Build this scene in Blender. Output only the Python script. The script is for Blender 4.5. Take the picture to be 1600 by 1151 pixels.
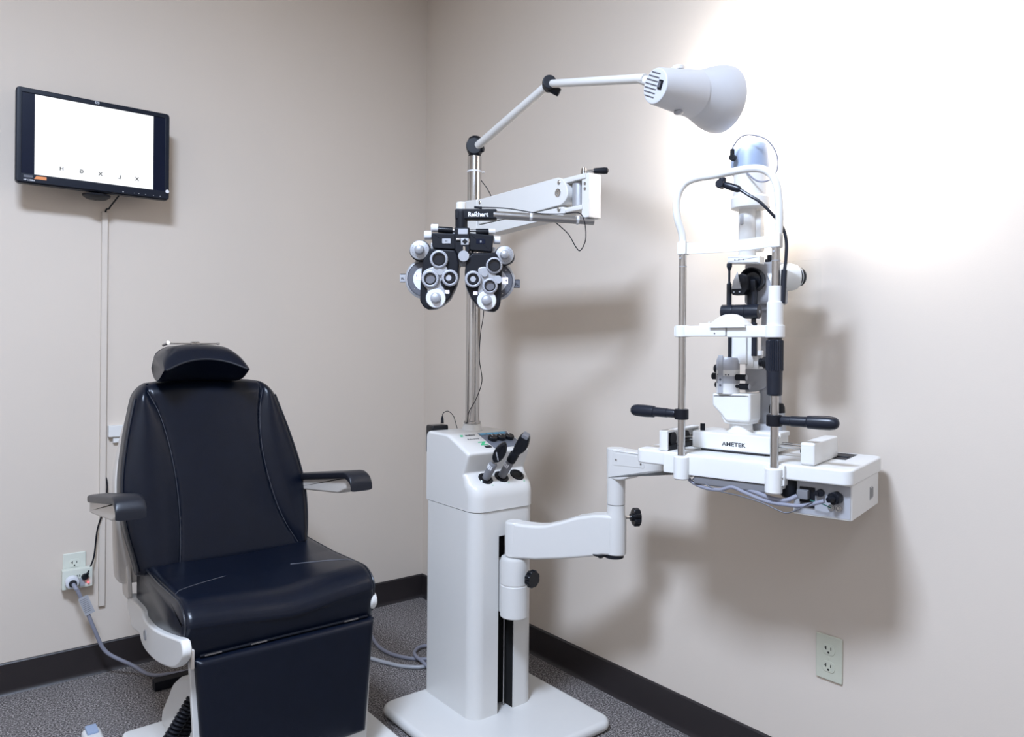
import bpy, bmesh, math, random
from mathutils import Vector, Matrix
random.seed(7)
PI = math.pi
scene = bpy.context.scene
for o in list(bpy.data.objects): bpy.data.objects.remove(o)

# ------------------------------------------------------------------ camera
CX, CY, CZ, YAW, ROLL, FPX, SHY = -1.8101, -2.9397, 1.1604, 0.6706, 0.0088, 1148.3, 32.75
FW = Vector((math.sin(YAW), math.cos(YAW), 0)); RT0 = Vector((math.cos(YAW), -math.sin(YAW), 0)); UP0 = Vector((0, 0, 1))
RT = RT0*math.cos(ROLL) + UP0*math.sin(ROLL); UP = -RT0*math.sin(ROLL) + UP0*math.cos(ROLL)
CAM = Vector((CX, CY, CZ))
cd = bpy.data.cameras.new('camera'); cam = bpy.data.objects.new('camera', cd); scene.collection.objects.link(cam)
cd.sensor_width = 36; cd.lens = 36*FPX/1600; cd.shift_y = -SHY/1600*-1*-1; cd.clip_start = .02
m = Matrix((RT, UP, -FW)).transposed().to_4x4(); m.translation = CAM; cam.matrix_world = m
scene.camera = cam
scene.view_settings.view_transform = 'Standard'; scene.view_settings.look = 'None'
scene.view_settings.gamma = 1; scene.view_settings.use_curve_mapping = False
scene.view_settings.exposure = 0.0

# ------------------------------------------------------------------ world, ceiling light and added fill
w = bpy.data.worlds.new('world'); scene.world = w; w.use_nodes = True
w.node_tree.nodes['Background'].inputs[0].default_value = (.8, .85, 1, 1)
w.node_tree.nodes['Background'].inputs[1].default_value = .05
def area(name, loc, aim, sx, sy, power, col, spread=PI):
    l = bpy.data.lights.new(name, 'AREA'); l.shape = 'RECTANGLE'; l.size = sx; l.size_y = sy
    l.energy = power; l.color = col; l.spread = spread
    o = bpy.data.objects.new(name, l); scene.collection.objects.link(o); o.location = loc
    o.rotation_euler = (Vector(aim)-Vector(loc)).to_track_quat('-Z', 'Y').to_euler(); return o
area('ceiling_panel_light', (-1.98, -2.2, 2.79), (-1.98, -2.2, 0), .5, .5, 125, (.645, .772, 1.0))
area('ambient_fill_behind', (-2.7, -4.1, 2.79), (-2.7, -4.1, 0), 1.2, .6, 22, (.645, .772, 1.0))  # unseen fill lamp added behind the camera to raise the ambient level

# ------------------------------------------------------------------ pixel helpers (a ray of the photo met by a plane of the room)
def ray(px, py): return FW + RT*((px-800)/FPX) - UP*((py-575.5+SHY)/FPX)
def at(px, py, k): return CAM + ray(px, py)*k
def on_x(px, py, X): d = ray(px, py); return CAM + d*((X-CAM.x)/d.x)
def on_y(px, py, Y): d = ray(px, py); return CAM + d*((Y-CAM.y)/d.y)
def on_z(px, py, Z): d = ray(px, py); return CAM + d*((Z-CAM.z)/d.z)

# ------------------------------------------------------------------ materials
def lin(c):
    c = c/255.0
    return c/12.92 if c <= .04045 else ((c+.055)/1.055)**2.4
def rgb(r, g, b): return (lin(r), lin(g), lin(b), 1)
def mat(name, col, rough=.5, metal=0, noise=0, nscale=40, bump=0, bscale=200, spec=.5, emit=None, estr=0, coat=0, bdist=.001, aniso=0):
    mt = bpy.data.materials.new(name); mt.use_nodes = True; nt = mt.node_tree; N = nt.nodes; L = nt.links
    b = N['Principled BSDF']; b.inputs['Base Color'].default_value = col; b.inputs['Roughness'].default_value = rough
    b.inputs['Metallic'].default_value = metal; b.inputs['Specular IOR Level'].default_value = spec
    b.inputs['Coat Weight'].default_value = coat
    tc = N.new('ShaderNodeTexCoord')
    if noise:
        n = N.new('ShaderNodeTexNoise'); n.inputs['Scale'].default_value = nscale; n.inputs['Detail'].default_value = 5
        L.new(tc.outputs['Object'], n.inputs['Vector'])
        mx = N.new('ShaderNodeMix'); mx.data_type = 'RGBA'
        mx.inputs[6].default_value = tuple(c*(1-noise) for c in col[:3])+(1,)
        mx.inputs[7].default_value = tuple(min(1, c*(1+noise)) for c in col[:3])+(1,)
        L.new(n.outputs['Fac'], mx.inputs[0]); L.new(mx.outputs[2], b.inputs['Base Color'])
    if bump:
        n2 = N.new('ShaderNodeTexNoise'); n2.inputs['Scale'].default_value = bscale; n2.inputs['Detail'].default_value = 3
        L.new(tc.outputs['Object'], n2.inputs['Vector'])
        bp = N.new('ShaderNodeBump'); bp.inputs['Strength'].default_value = bump; bp.inputs['Distance'].default_value = bdist
        L.new(n2.outputs['Fac'], bp.inputs['Height']); L.new(bp.outputs[0], b.inputs['Normal'])
    if emit:
        b.inputs['Emission Color'].default_value = emit; b.inputs['Emission Strength'].default_value = estr
    return mt
def clear_plastic():
    mt = bpy.data.materials.new('clear_acrylic'); mt.use_nodes = True; b = mt.node_tree.nodes['Principled BSDF']
    b.inputs['Base Color'].default_value = (.97, .98, .98, 1); b.inputs['Transmission Weight'].default_value = 1; b.inputs['Roughness'].default_value = .02; b.inputs['IOR'].default_value = 1.1
    tc = mt.node_tree.nodes.new('ShaderNodeTexCoord'); n = mt.node_tree.nodes.new('ShaderNodeTexNoise'); n.inputs['Scale'].default_value = 30; bp = mt.node_tree.nodes.new('ShaderNodeBump'); bp.inputs['Strength'].default_value = .02
    mt.node_tree.links.new(tc.outputs['Object'], n.inputs['Vector']); mt.node_tree.links.new(n.outputs['Fac'], bp.inputs['Height']); mt.node_tree.links.new(bp.outputs[0], b.inputs['Normal'])
    return mt
M = dict(
 wall=mat('painted_beige_wall', (.68, .600, .517, 1), .75, noise=.02, nscale=3, bump=.12, bscale=260, spec=.25),
 ceil=mat('white_ceiling_tile', rgb(232, 230, 225), .9, bump=.2, bscale=120),
 base=mat('dark_brown_vinyl', rgb(42, 37, 38), .38, noise=.15, nscale=600, bump=.25, bscale=500),
 white=mat('white_enamel', rgb(215, 213, 209), .32, bump=.05, bscale=900, noise=.01),
 white_table=mat('white_moulded_plastic', rgb(228, 227, 224), .35, noise=.01),
 beige=mat('beige_moulded_plastic', rgb(205, 198, 190), .45, noise=.02),
 leather=mat('navy_black_vinyl_upholstery', (.0026, .0048, .0118, 1), .29, noise=.25, nscale=25, bump=.35, bscale=420, spec=.34, bdist=.0006),
 piping=mat('black_piping', (.012, .014, .02, 1), .3),
 armpad=mat('black_moulded_urethane', (.012, .013, .018, 1), .38, bump=.2, bscale=700, spec=.35),
 black=mat('black_plastic', (.008, .009, .013, 1), .42, noise=.1, spec=.22),
 blackg=mat('glossy_black_plastic', (.007, .008, .011, 1), .22, noise=.1, spec=.35),
 blackm=mat('black_anodised_metal', (.010, .013, .022, 1), .32, spec=.4, noise=.1),
 hole=mat('deep_black', (.004, .004, .004, 1), .8, noise=.1),
 chrome=mat('polished_steel', (.52, .51, .50, 1), .15, 1, noise=.04, nscale=90),
 steel=mat('brushed_steel', (.44, .43, .425, 1), .28, 1, noise=.05, nscale=60),
 silver=mat('satin_aluminium', (.42, .43, .455, 1), .40, .55, noise=.04),
 dial=mat('pale_enamelled_dial', rgb(176, 177, 183), .4, .1, noise=.03),
 dialw=mat('white_dial', rgb(218, 219, 224), .35, noise=.02),
 dgrey=mat('dark_grey_ring', rgb(92, 93, 100), .5, .2, noise=.05),
 grey=mat('grey_plastic', rgb(120, 120, 124), .45, noise=.05),
 panelgrey=mat('slate_control_panel', rgb(112, 117, 128), .4, noise=.03),
 lgrey=mat('light_grey_plastic', rgb(170, 171, 176), .4, noise=.03),
 bluegrey=mat('pale_blue_grey_lamp_cap', rgb(150, 166, 192), .4, noise=.02),
 cord=mat('grey_rubber_cord', rgb(138, 139, 152), .5, noise=.05),
 clear=clear_plastic(),
 outlet=mat('ivory_outlet_plastic', rgb(214, 217, 205), .35, noise=.02),
 outletg=mat('grey_green_outlet_plastic', rgb(200, 200, 182), .4, noise=.02),
 wgrey=mat('painted_raceway', (.67, .595, .515, 1), .55, noise=.02),
 green=mat('green_print', rgb(60, 190, 130), .5, noise=.02),
 teal=mat('dark_green_wire', rgb(38, 100, 88), .5, noise=.02),
 blue=mat('blue_button_label', rgb(96, 170, 205), .4, noise=.03),
 ink=mat('dark_print', rgb(30, 32, 40), .5, noise=.02),
 wink=mat('white_print', rgb(235, 235, 238), .5, noise=.02),
 orange=mat('orange_sticker', rgb(226, 140, 80), .5, noise=.05),
 lens=mat('dark_lens_glass', (.012, .015, .022, 1), .08, spec=.5, noise=.1),
 lensl=mat('pale_lens_glass', rgb(112, 112, 118), .12, spec=.5, noise=.05),
 screen=mat('unlit_screen', (.005, .008, .022, 1), .25, spec=.2, noise=.1),
 bezel=mat('monitor_bezel', (.006, .009, .018, 1), .36, spec=.25, bump=.1, bscale=900),
 display=mat('lit_white_screen', (.05, .05, .05, 1), .4, emit=(.955, .98, 1, 1), estr=1.0),
 led=mat('red_indicator', (.8, .05, .05, 1), .3, emit=(1, .08, .1, 1), estr=3),
 palewin=mat('pale_emissive_window', (.8, .8, .9, 1), .3, emit=(.78, .80, 1, 1), estr=.9),  # pale phoropter windows with an emission of their own
 lampw=mat('lamp_shade_enamel', rgb(198, 198, 200), .4, noise=.01),
 bulb=mat('lit_bulb_face', (1, 1, 1, 1), .3, emit=(1, .97, .92, 1), estr=14),
)
def carpet():
    mt = bpy.data.materials.new('speckled_grey_carpet'); mt.use_nodes = True; N = mt.node_tree.nodes; L = mt.node_tree.links
    b = N['Principled BSDF']; b.inputs['Roughness'].default_value = .95; b.inputs['Specular IOR Level'].default_value = .1
    tc = N.new('ShaderNodeTexCoord')
    n = N.new('ShaderNodeTexNoise'); n.inputs['Scale'].default_value = 190; n.inputs['Detail'].default_value = 6; n.inputs['Roughness'].default_value = .75
    L.new(tc.outputs['Object'], n.inputs['Vector'])
    cr = N.new('ShaderNodeValToRGB'); e = cr.color_ramp.elements
    e[0].position = .37; e[0].color = (.016, .014, .014, 1); e[1].position = .63; e[1].color = (.62, .57, .55, 1)
    x = e.new(.50); x.color = (.15, .135, .13, 1)
    L.new(n.outputs['Fac'], cr.inputs[0]); L.new(cr.outputs[0], b.inputs['Base Color'])
    bp = N.new('ShaderNodeBump'); bp.inputs['Strength'].default_value = .8; bp.inputs['Distance'].default_value = .003
    L.new(n.outputs['Fac'], bp.inputs['Height']); L.new(bp.outputs[0], b.inputs['Normal'])
    return mt
M['carpet'] = carpet()

# ------------------------------------------------------------------ geometry collector
def frame(o, ex, ey, ez):
    m = Matrix((Vector(ex).normalized(), Vector(ey).normalized(), Vector(ez).normalized())).transposed().to_4x4()
    m.translation = Vector(o); return m
def axis_frame(p0, p1, hint=(0, 0, 1)):
    z = (Vector(p1)-Vector(p0)).normalized(); h = Vector(hint)
    if abs(z.dot(h)) > .97: h = Vector((1, 0, 0))
    x = h.cross(z).normalized(); y = z.cross(x); return frame(p0, x, y, z)
class G:
    def __init__(s, M0=None): s.bm = bmesh.new(); s.M = M0 or Matrix()
    def merge(s, b, m=None):
        b.transform(s.M @ (m or Matrix())); me = bpy.data.meshes.new('t'); b.to_mesh(me); b.free(); s.bm.from_mesh(me); bpy.data.meshes.remove(me); return s
    def box(s, c, d, r=.003, seg=2, m=None):
        b = bmesh.new(); bmesh.ops.create_cube(b, size=1)
        bmesh.ops.scale(b, vec=Vector(d), verts=b.verts)
        r = min(r, min(d)*.45)
        if r > 0: bmesh.ops.bevel(b, geom=list(b.edges), offset=r, segments=seg, profile=.6, affect='EDGES')
        return s.merge(b, (m or Matrix()) @ Matrix.Translation(Vector(c)))
    def span(s, a, b, r=.003, seg=2):
        a, b = Vector(a), Vector(b); return s.box((a+b)/2, [abs(x) for x in (b-a)], r, seg)
    def lathe(s, prof, p0=(0, 0, 0), p1=(0, 0, 1), n=32, closed=True):
        """prof: list of (radius, distance along the axis from p0)"""
        b = bmesh.new(); rings = []
        for (r, z) in prof:
            if r < 1e-6: rings.append([b.verts.new((0, 0, z))])
            else: rings.append([b.verts.new((r*math.cos(2*PI*i/n), r*math.sin(2*PI*i/n), z)) for i in range(n)])
        for A, B in zip(rings, rings[1:]):
            for i in range(n):
                j = (i+1) % n
                if len(A) == 1 and len(B) == 1: continue
                if len(A) == 1: b.faces.new((A[0], B[i], B[j]))
                elif len(B) == 1: b.faces.new((A[i], A[j], B[0]))
                else: b.faces.new((A[i], A[j], B[j], B[i]))
        if closed:
            if len(rings[0]) > 1: b.faces.new(rings[0][::-1])
            if len(rings[-1]) > 1: b.faces.new(rings[-1])
        bmesh.ops.recalc_face_normals(b, faces=b.faces)
        return s.merge(b, axis_frame(p0, p1))
    def cyl(s, p0, p1, r, r2=None, ch=None, n=28):
        p0, p1 = Vector(p0), Vector(p1); L = (p1-p0).length; r2 = r if r2 is None else r2
        c = min(r, r2, L/2)*.18 if ch is None else ch
        return s.lathe([(r-c, 0), (r-c*.3, c*.3), (r, c), (r2, L-c), (r2-c*.3, L-c*.3), (r2-c, L)], p0, p1, n)
    def knurl(s, p0, p1, r, lobes=9, depth=.12, n=72, ch=.15):
        p0, p1 = Vector(p0), Vector(p1); L = (p1-p0).length; b = bmesh.new(); rings = []; c = ch*min(r, L)
        for (k, z, dk) in ((0, 0, 0), (r-c, 0, .3), (r, c, 1), (r, L-c, 1), (r-c, L, .3), (0, L, 0)):
            if k == 0: rings.append([b.verts.new((0, 0, z))]); continue
            rings.append([b.verts.new(((k*(1-depth*dk*(.5+.5*math.cos(lobes*2*PI*i/n))**2))*math.cos(2*PI*i/n), (k*(1-depth*dk*(.5+.5*math.cos(lobes*2*PI*i/n))**2))*math.sin(2*PI*i/n), z)) for i in range(n)])
        for A, B in zip(rings, rings[1:]):
            for i in range(n):
                j = (i+1) % n
                if len(A) == 1: b.faces.new((A[0], B[i], B[j]))
                elif len(B) == 1: b.faces.new((A[i], A[j], B[0]))
                else: b.faces.new((A[i], A[j], B[j], B[i]))
        bmesh.ops.recalc_face_normals(b, faces=b.faces); return s.merge(b, axis_frame(p0, p1))
    def ring(s, p0, p1, ro, ri, n=36):
        L = (Vector(p1)-Vector(p0)).length; c = (ro-ri)*.15
        return s.lathe([(ri, 0), (ro-c, 0), (ro, c), (ro, L-c), (ro-c, L), (ri, L), (ri, 0)], p0, p1, n, closed=False)
    def tube(s, pts, r, n=10, smooth=6, rr=None):
        P = [Vector(p) for p in pts]
        if smooth and len(P) > 2:
            Q = []
            for i in range(len(P)-1):
                a = P[i-1] if i else P[0]*2-P[1]; b_, c = P[i], P[i+1]; d = P[i+2] if i+2 < len(P) else P[-1]*2-P[-2]
                for k in range(smooth):
                    t = k/smooth
                    Q.append(.5*((2*b_)+(c-a)*t+(2*a-5*b_+4*c-d)*t*t+(3*b_-a-3*c+d)*t**3))
            Q.append(P[-1]); P = Q
        b = bmesh.new(); rings = []; x = None
        for i, p in enumerate(P):
            t = (P[min(i+1, len(P)-1)]-P[max(i-1, 0)]).normalized()
            if x is None:
                h = Vector((0, 0, 1)) if abs(t.z) < .9 else Vector((1, 0, 0)); x = h.cross(t).normalized()
            x = (x - t*x.dot(t)).normalized(); y = t.cross(x)
            q = r if rr is None else rr(i/(len(P)-1))
            rings.append([b.verts.new(p + x*q*math.cos(2*PI*k/n) + y*q*math.sin(2*PI*k/n)) for k in range(n)])
        for A, B in zip(rings, rings[1:]):
            for i in range(n): b.faces.new((A[i], A[(i+1) % n], B[(i+1) % n], B[i]))
        b.faces.new(rings[0][::-1]); b.faces.new(rings[-1])
        bmesh.ops.recalc_face_normals(b, faces=b.faces); return s.merge(b)
    def prism(s, poly, m, depth, r=.003, seg=3):
        """poly in the xy plane of frame m, extruded 0..depth along its z, with rounded rims"""
        n = len(poly); P = [Vector((a, b_)) for a, b_ in poly]
        A = sum(P[i].x*P[(i+1) % n].y-P[(i+1) % n].x*P[i].y for i in range(n))
        if A < 0: P = P[::-1]
        nr = []
        for i in range(n):
            e0 = (P[i]-P[i-1]).normalized(); e1 = (P[(i+1) % n]-P[i]).normalized()
            n0 = Vector((-e0.y, e0.x)); n1 = Vector((-e1.y, e1.x)); q = n0+n1
            q = q/max(.35, q.length_squared)*2 if q.length > 1e-6 else n0
            nr.append(q)
        b = bmesh.new(); rings = []; r = min(r, depth*.49)
        lv = [(r*(1-math.sin(PI/2*k/seg)), r*(1-math.cos(PI/2*k/seg))) for k in range(seg+1)] if r > 0 else [(0, 0)]
        lv = lv + [(a, depth-z) for a, z in lv[::-1]]
        for (ins, z) in lv: rings.append([b.verts.new((P[i].x+nr[i].x*ins, P[i].y+nr[i].y*ins, z)) for i in range(n)])
        for A_, B in zip(rings, rings[1:]):
            for i in range(n): b.faces.new((A_[i], A_[(i+1) % n], B[(i+1) % n], B[i]))
        b.faces.new(rings[0][::-1]); b.faces.new(rings[-1])
        bmesh.ops.recalc_face_normals(b, faces=b.faces); return s.merge(b, m)
    def grid(s, fn, nu, nv, wrap_u=False):
        b = bmesh.new(); V = [[b.verts.new(fn(i/(nu-1 if not wrap_u else nu), j/(nv-1))) for i in range(nu)] for j in range(nv)]
        for j in range(nv-1):
            for i in range(nu if wrap_u else nu-1):
                b.faces.new((V[j][i], V[j][(i+1) % nu], V[j+1][(i+1) % nu], V[j+1][i]))
        if wrap_u:
            b.faces.new(V[0][::-1]); b.faces.new(V[-1])
        bmesh.ops.recalc_face_normals(b, faces=b.faces); return s.merge(b)
def rrect(w, h, r, cx=0, cy=0, n=6):
    P = []
    for (sx, sy, a0) in ((1, 1, 0), (-1, 1, 90), (-1, -1, 180), (1, -1, 270)):
        for k in range(n+1):
            a = math.radians(a0+90*k/n); P.append((cx+sx*(w/2-r)+r*math.cos(a), cy+sy*(h/2-r)+r*math.sin(a)))
    return P
def rpoly(pts, r, n=4):
    """round the corners of a polygon"""
    out = []; N = len(pts)
    for i in range(N):
        a, b, c = Vector(pts[i-1]), Vector(pts[i]), Vector(pts[(i+1) % N])
        rr = r if not hasattr(r, '__len__') else r[i]
        d = min(rr, (a-b).length*.45, (c-b).length*.45)
        if d < 1e-5: out.append(tuple(b)); continue
        p, q = b+(a-b).normalized()*d, b+(c-b).normalized()*d
        for k in range(n+1):
            t = k/n; out.append(tuple(p*(1-t)**2+b*2*t*(1-t)+q*t*t))
    return out
def smoothpoly(pts, k=5):
    P = [Vector(p) for p in pts]; N = len(P); Q = []
    for i in range(N):
        a, b, c, d = P[i-1], P[i], P[(i+1) % N], P[(i+2) % N]
        for j in range(k):
            t = j/k; Q.append(tuple(.5*((2*b)+(c-a)*t+(2*a-5*b+4*c-d)*t*t+(3*b-a-3*c+d)*t**3)))
    return Q
coll = scene.collection
WM = {}
def thing(name, label, cat, loc, group=None):
    o = bpy.data.objects.new(name, None); coll.objects.link(o); o.location = loc; o.empty_display_size = .05
    o['label'] = label; o['category'] = cat; WM[o] = Matrix.Translation(Vector(loc))
    if group: o['group'] = group
    return o
def obj(name, g, m, parent=None, label=None, sharp=35, kind=None, cat=None, loc=None, group=None, mesh=None):
    if mesh is None:
        me = bpy.data.meshes.new(name); base = WM[parent] if parent else Matrix.Translation(Vector(loc or (0, 0, 0)))
        g.bm.transform(base.inverted()); g.bm.to_mesh(me); g.bm.free()
        me.shade_smooth(); me.set_sharp_from_angle(angle=math.radians(sharp))
    else: me = mesh
    me.materials.append(M[m]); o = bpy.data.objects.new(name, me); coll.objects.link(o)
    if mesh is None and m not in ('leather', 'armpad'):
        wn_ = o.modifiers.new('weighted', 'WEIGHTED_NORMAL'); wn_.keep_sharp = True
    if parent: o.parent = parent; WM[o] = WM[parent].copy()
    else: o.location = loc or (0, 0, 0); WM[o] = Matrix.Translation(Vector(loc or (0, 0, 0)))
    if label: o['label'] = label
    if cat: o['category'] = cat
    if kind: o['kind'] = kind
    if group: o['group'] = group
    return o
dg = None
def text(body, m, size, mt, parent, name='lettering', mirror=False, bold=0, depth=.0003, sx=1):
    cu = bpy.data.curves.new('t', 'FONT'); cu.body = body; cu.size = size; cu.align_x = 'CENTER'; cu.align_y = 'CENTER'; cu.extrude = depth
    cu.offset = bold; cu.resolution_u = 3
    to = bpy.data.objects.new('t', cu); coll.objects.link(to); d = bpy.context.evaluated_depsgraph_get(); d.update()
    me = bpy.data.meshes.new_from_object(to.evaluated_get(d)); bpy.data.objects.remove(to)
    me.materials.clear()
    S = Matrix.Diagonal((-sx if mirror else sx, 1, 1, 1)); me.transform(WM[parent].inverted() @ m @ S)
    if mirror: me.flip_normals()
    return obj(name, None, mt, parent, mesh=me)

# ================================================================== THE ROOM
XW, YW, HC = -3.5, -4.9, 2.82
def slab(name, a, b, mt):
    g = G(); g.span(a, b, 0); return obj(name, g, mt, kind='structure')
slab('floor', (XW-.1, YW-.1, -.1), (.1, .1, 0), 'carpet')
slab('ceiling', (XW-.1, YW-.1, HC), (.1, .1, HC+.1), 'ceil')
slab('wall_back', (XW-.1, 0, 0), (.1, .1, HC), 'wall')
slab('wall_right', (0, YW-.1, 0), (.1, 0, HC), 'wall')
slab('wall_left', (XW-.1, YW, 0), (XW, 0, HC), 'wall')
slab('wall_front', (XW, YW-.1, 0), (0, YW, HC), 'wall')
prof = [(0, 0), (.016, 0), (.011, .006), (.008, .016), (.0065, .1), (.004, .1035), (0, .1045)]
g = G(); g.prism([(a, b) for a, b in prof], frame((XW, -.0003, 0), (0, -1, 0), (0, 0, 1), (1, 0, 0)), -XW-.001, 0); obj('baseboard_back', g, 'base', kind='structure', sharp=25)
g = G(); g.prism([(a, b) for a, b in prof], frame((-.0003, -.008, 0), (-1, 0, 0), (0, 0, 1), (0, -1, 0)), -YW-.02, 0); obj('baseboard_right', g, 'base', kind='structure', sharp=25)

# ================================================================== MONITOR
def build_monitor():
    Y = -.135
    t = thing('wall_monitor', 'black widescreen monitor with a lit white screen of mirrored letters, mounted on the left wall', 'monitor', (-1.37, -.12, 1.66))
    def q(X, Yp): p = on_y(X/4.797, 100+Yp/4.797, Y); return (p.x, p.z)
    def mean(a, b): return (a+b)/2
    c = [q(115, 155), q(1275, 375), q(1270, 1022), q(120, 880)]
    x0, x1 = mean(c[0][0], c[3][0]), mean(c[1][0], c[2][0]); z1, z0 = mean(c[0][1], c[1][1]), mean(c[2][1], c[3][1])
    W, H = x1-x0, z1-z0; cx, cz = mean(x0, x1), mean(z0, z1)
    F = frame((cx, Y, cz), (1, 0, 0), (0, 0, 1), (0, -1, 0))
    g = G(); g.prism(rrect(W, H, .012), frame((cx, Y+.004, cz), (1, 0, 0), (0, 0, 1), (0, 1, 0)), .03, .004)
    g.prism(rrect(W*.8, H*.75, .03), frame((cx, Y+.03, cz), (1, 0, 0), (0, 0, 1), (0, 1, 0)), .028, .012)
    obj('housing', g, 'bezel', t)
    a, b = q(165, 205), q(1240, 405); e = q(1235, 972); sx0, sx1, sz1 = a[0], b[0], mean(a[1], b[1]); sz0 = z0+.030
    g = G()
    for (u0, u1, v0, v1) in ((x0+.004, sx0, z0+.004, z1-.004), (sx1, x1-.004, z0+.004, z1-.004), (sx0-.002, sx1+.002, sz1, z1-.004), (sx0-.002, sx1+.002, z0+.004, sz0)):
        g.span((u0, Y-.001, v0), (u1, Y+.006, v1), .0015)
    g.bm.transform(Matrix()); fr = obj('bezel', g, 'bezel', t)
    g = G(); g.span((sx0-.001, Y+.002, sz0-.001), (sx1+.001, Y+.005, sz1+.001), 0); obj('screen', g, 'screen', t)
    wa, wb, wc, wd = q(263, 225), q(1152, 393), q(1147, 953), q(263, 840)
    wx0, wx1 = wa[0], wb[0]; wz1 = min(mean(wa[1], wb[1]), sz1-.001); wz0 = max(mean(wc[1], wd[1]), sz0+.0005)
    g = G(); g.span((wx0, Y+.0008, wz0), (wx1, Y+.0022, wz1), 0); d = obj('lit_display', g, 'display', t, label='glowing white chart area')
    for ch, X, Yp in (('H', 462, 785), ('G', 612, 806), ('X', 753, 825), ('L', 898, 848), ('X', 1027, 863)):
        p = q(X, Yp)
        text(ch, frame((p[0], Y-.0001, p[1]), (1, 0, 0), (0, 0, 1), (0, -1, 0)), .0165, 'hole', d, 'chart_letter', mirror=True, bold=.0003)
    def T(b_, X, Yp, s, mt, **k): p = q(X, Yp); return text(b_, frame((p[0], Y-.0014, p[1]), (1, 0, 0), (0, 0, 1), (0, -1, 0)), s, mt, fr, **k)
    p = q(728, 285); g = G(); g.prism(rrect(.0135, .0085, .003), frame((p[0], Y-.0006, z1-(.5*(z1-sz1))), (1, 0, 0), (0, 0, 1), (0, -1, 0)), .0009, .0002); obj('badge', g, 'silver', fr)
    text('hp', frame((p[0], Y-.0018, z1-(.5*(z1-sz1))), (1, 0, 0), (0, 0, 1), (0, -1, 0)), .008, 'ink', fr, 'badge_lettering', bold=.0002)
    zb = z0+.015
    text('HP L2208w', frame((x0+.037, Y-.0016, z0+.010), (1, 0, 0), (0, 0, 1), (0, -1, 0)), .0065, 'wink', fr, 'model_lettering', bold=.0001)
    g = G(); g.prism([(0, 0), (.034, 0), (.034, .010), (.006, .010)], frame((x0+.050, Y-.001, z0+.0155), (1, 0, 0), (0, 0, 1), (0, -1, 0)), .0006, 0); obj('sticker', g, 'orange', fr, label='orange sticker')
    g = G(); g.span((x0+.022, Y-.0014, z0+.018), (x0+.046, Y-.001, z0+.0255), 0); obj('grey_sticker', g, 'dgrey', fr)
    for X, r in ((922, .0022), (1005, .001), (1040, .0014), (1090, .0014), (1150, .0014), (1200, .0016)):
        p = q(X, 985); g = G(); g.cyl((p[0], Y, z0+.010), (p[0], Y-.0022, z0+.010), r, n=14); obj('button', g, 'silver', fr)
    g = G(); g.cyl((x1-.0075, Y, z0+.030), (x1-.0075, Y-.002, z0+.030), .006, n=24); obj('round_sticker', g, 'wink', fr)
    # swivel mount seen under the lower edge
    g = G(); p = q(740, 985)
    g.prism(rrect(.12, .12, .012), frame((cx, Y+.056, cz), (1, 0, 0), (0, 0, 1), (0, 1, 0)), .012, .003)
    g.cyl((cx, Y+.065, cz), (cx, -.015, cz), .022); g.box((cx, -.008, cz), (.12, .014, .16), .003)
    g.tube([(cx, Y+.062, cz-.05), (cx+.004, Y+.075, z0+.02), (p[0], Y+.05, z0-.010)], .014, 12)
    g.lathe([(.001, -.006), (.03, -.004), (.042, .004), (.043, .010), (.02, .012)], (p[0], Y+.045, z0-.014), (p[0], Y+.045, z0+1), 30)
    obj('wall_mount', g, 'black', t)
build_monitor()

# raceway on the wall: a U-shaped cable cover with the monitor lead inside it
RX = -1.3265
def channel(z0, z1, w=.020, d=.013):
    g = G(); g.span((RX-w/2, -d, z0), (RX+w/2, -d+.0015, z1), .0006); g.span((RX-w/2, -d, z0), (RX-w/2+.0015, -.0004, z1), .0005); g.span((RX+w/2-.0015, -d, z0), (RX+w/2, -.0004, z1), .0005)
    return g
g = channel(.236, 1.625); g.bm.transform(Matrix())
obj('cable_raceway', g, 'wgrey', label='narrow vertical beige cable cover running down the left wall below the monitor', cat='cable cover', loc=(RX, 0, .236))
t = thing('monitor_cord', 'thin black cord from the monitor into the wall cable cover and out to the outlet', 'cord', (-1.39, -.03, .37))
g = G(); P = [on_y(186, 305, -.09), on_y(180, 313, -.06), on_y(171, 325, -.02), Vector((RX, -.0065, 1.60)), Vector((RX, -.0065, 1.3)), Vector((RX, -.0065, .9)), Vector((RX+.002, -.0065, .72)), Vector((RX+.012, -.012, .68)), Vector((RX+.012, -.02, .64)), Vector((RX+.002, -.022, .58)), on_y(152, 828, -.02), on_y(147, 868, -.025), on_y(140, 888, -.035), on_y(136, 897, -.05)]
g.tube(P, .0027, 8, 8); obj('cable', g, 'black', t)
g = G(); c = on_y(133, 902, -.045); g.cyl(c+Vector((0, .02, 0)), c+Vector((0, -.008, .004)), .013, .010); g.tube([c+Vector((.002, -.004, .004)), c+Vector((.006, -.012, .016))], .0045, 8, 0); obj('plug', g, 'black', t)
g = G(); c = on_y(138, 909, -.045); g.cyl(c, c+Vector((0, -.003, 0)), .003, n=12); obj('indicator', g, 'led', t, label='glowing red indicator')

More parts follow.
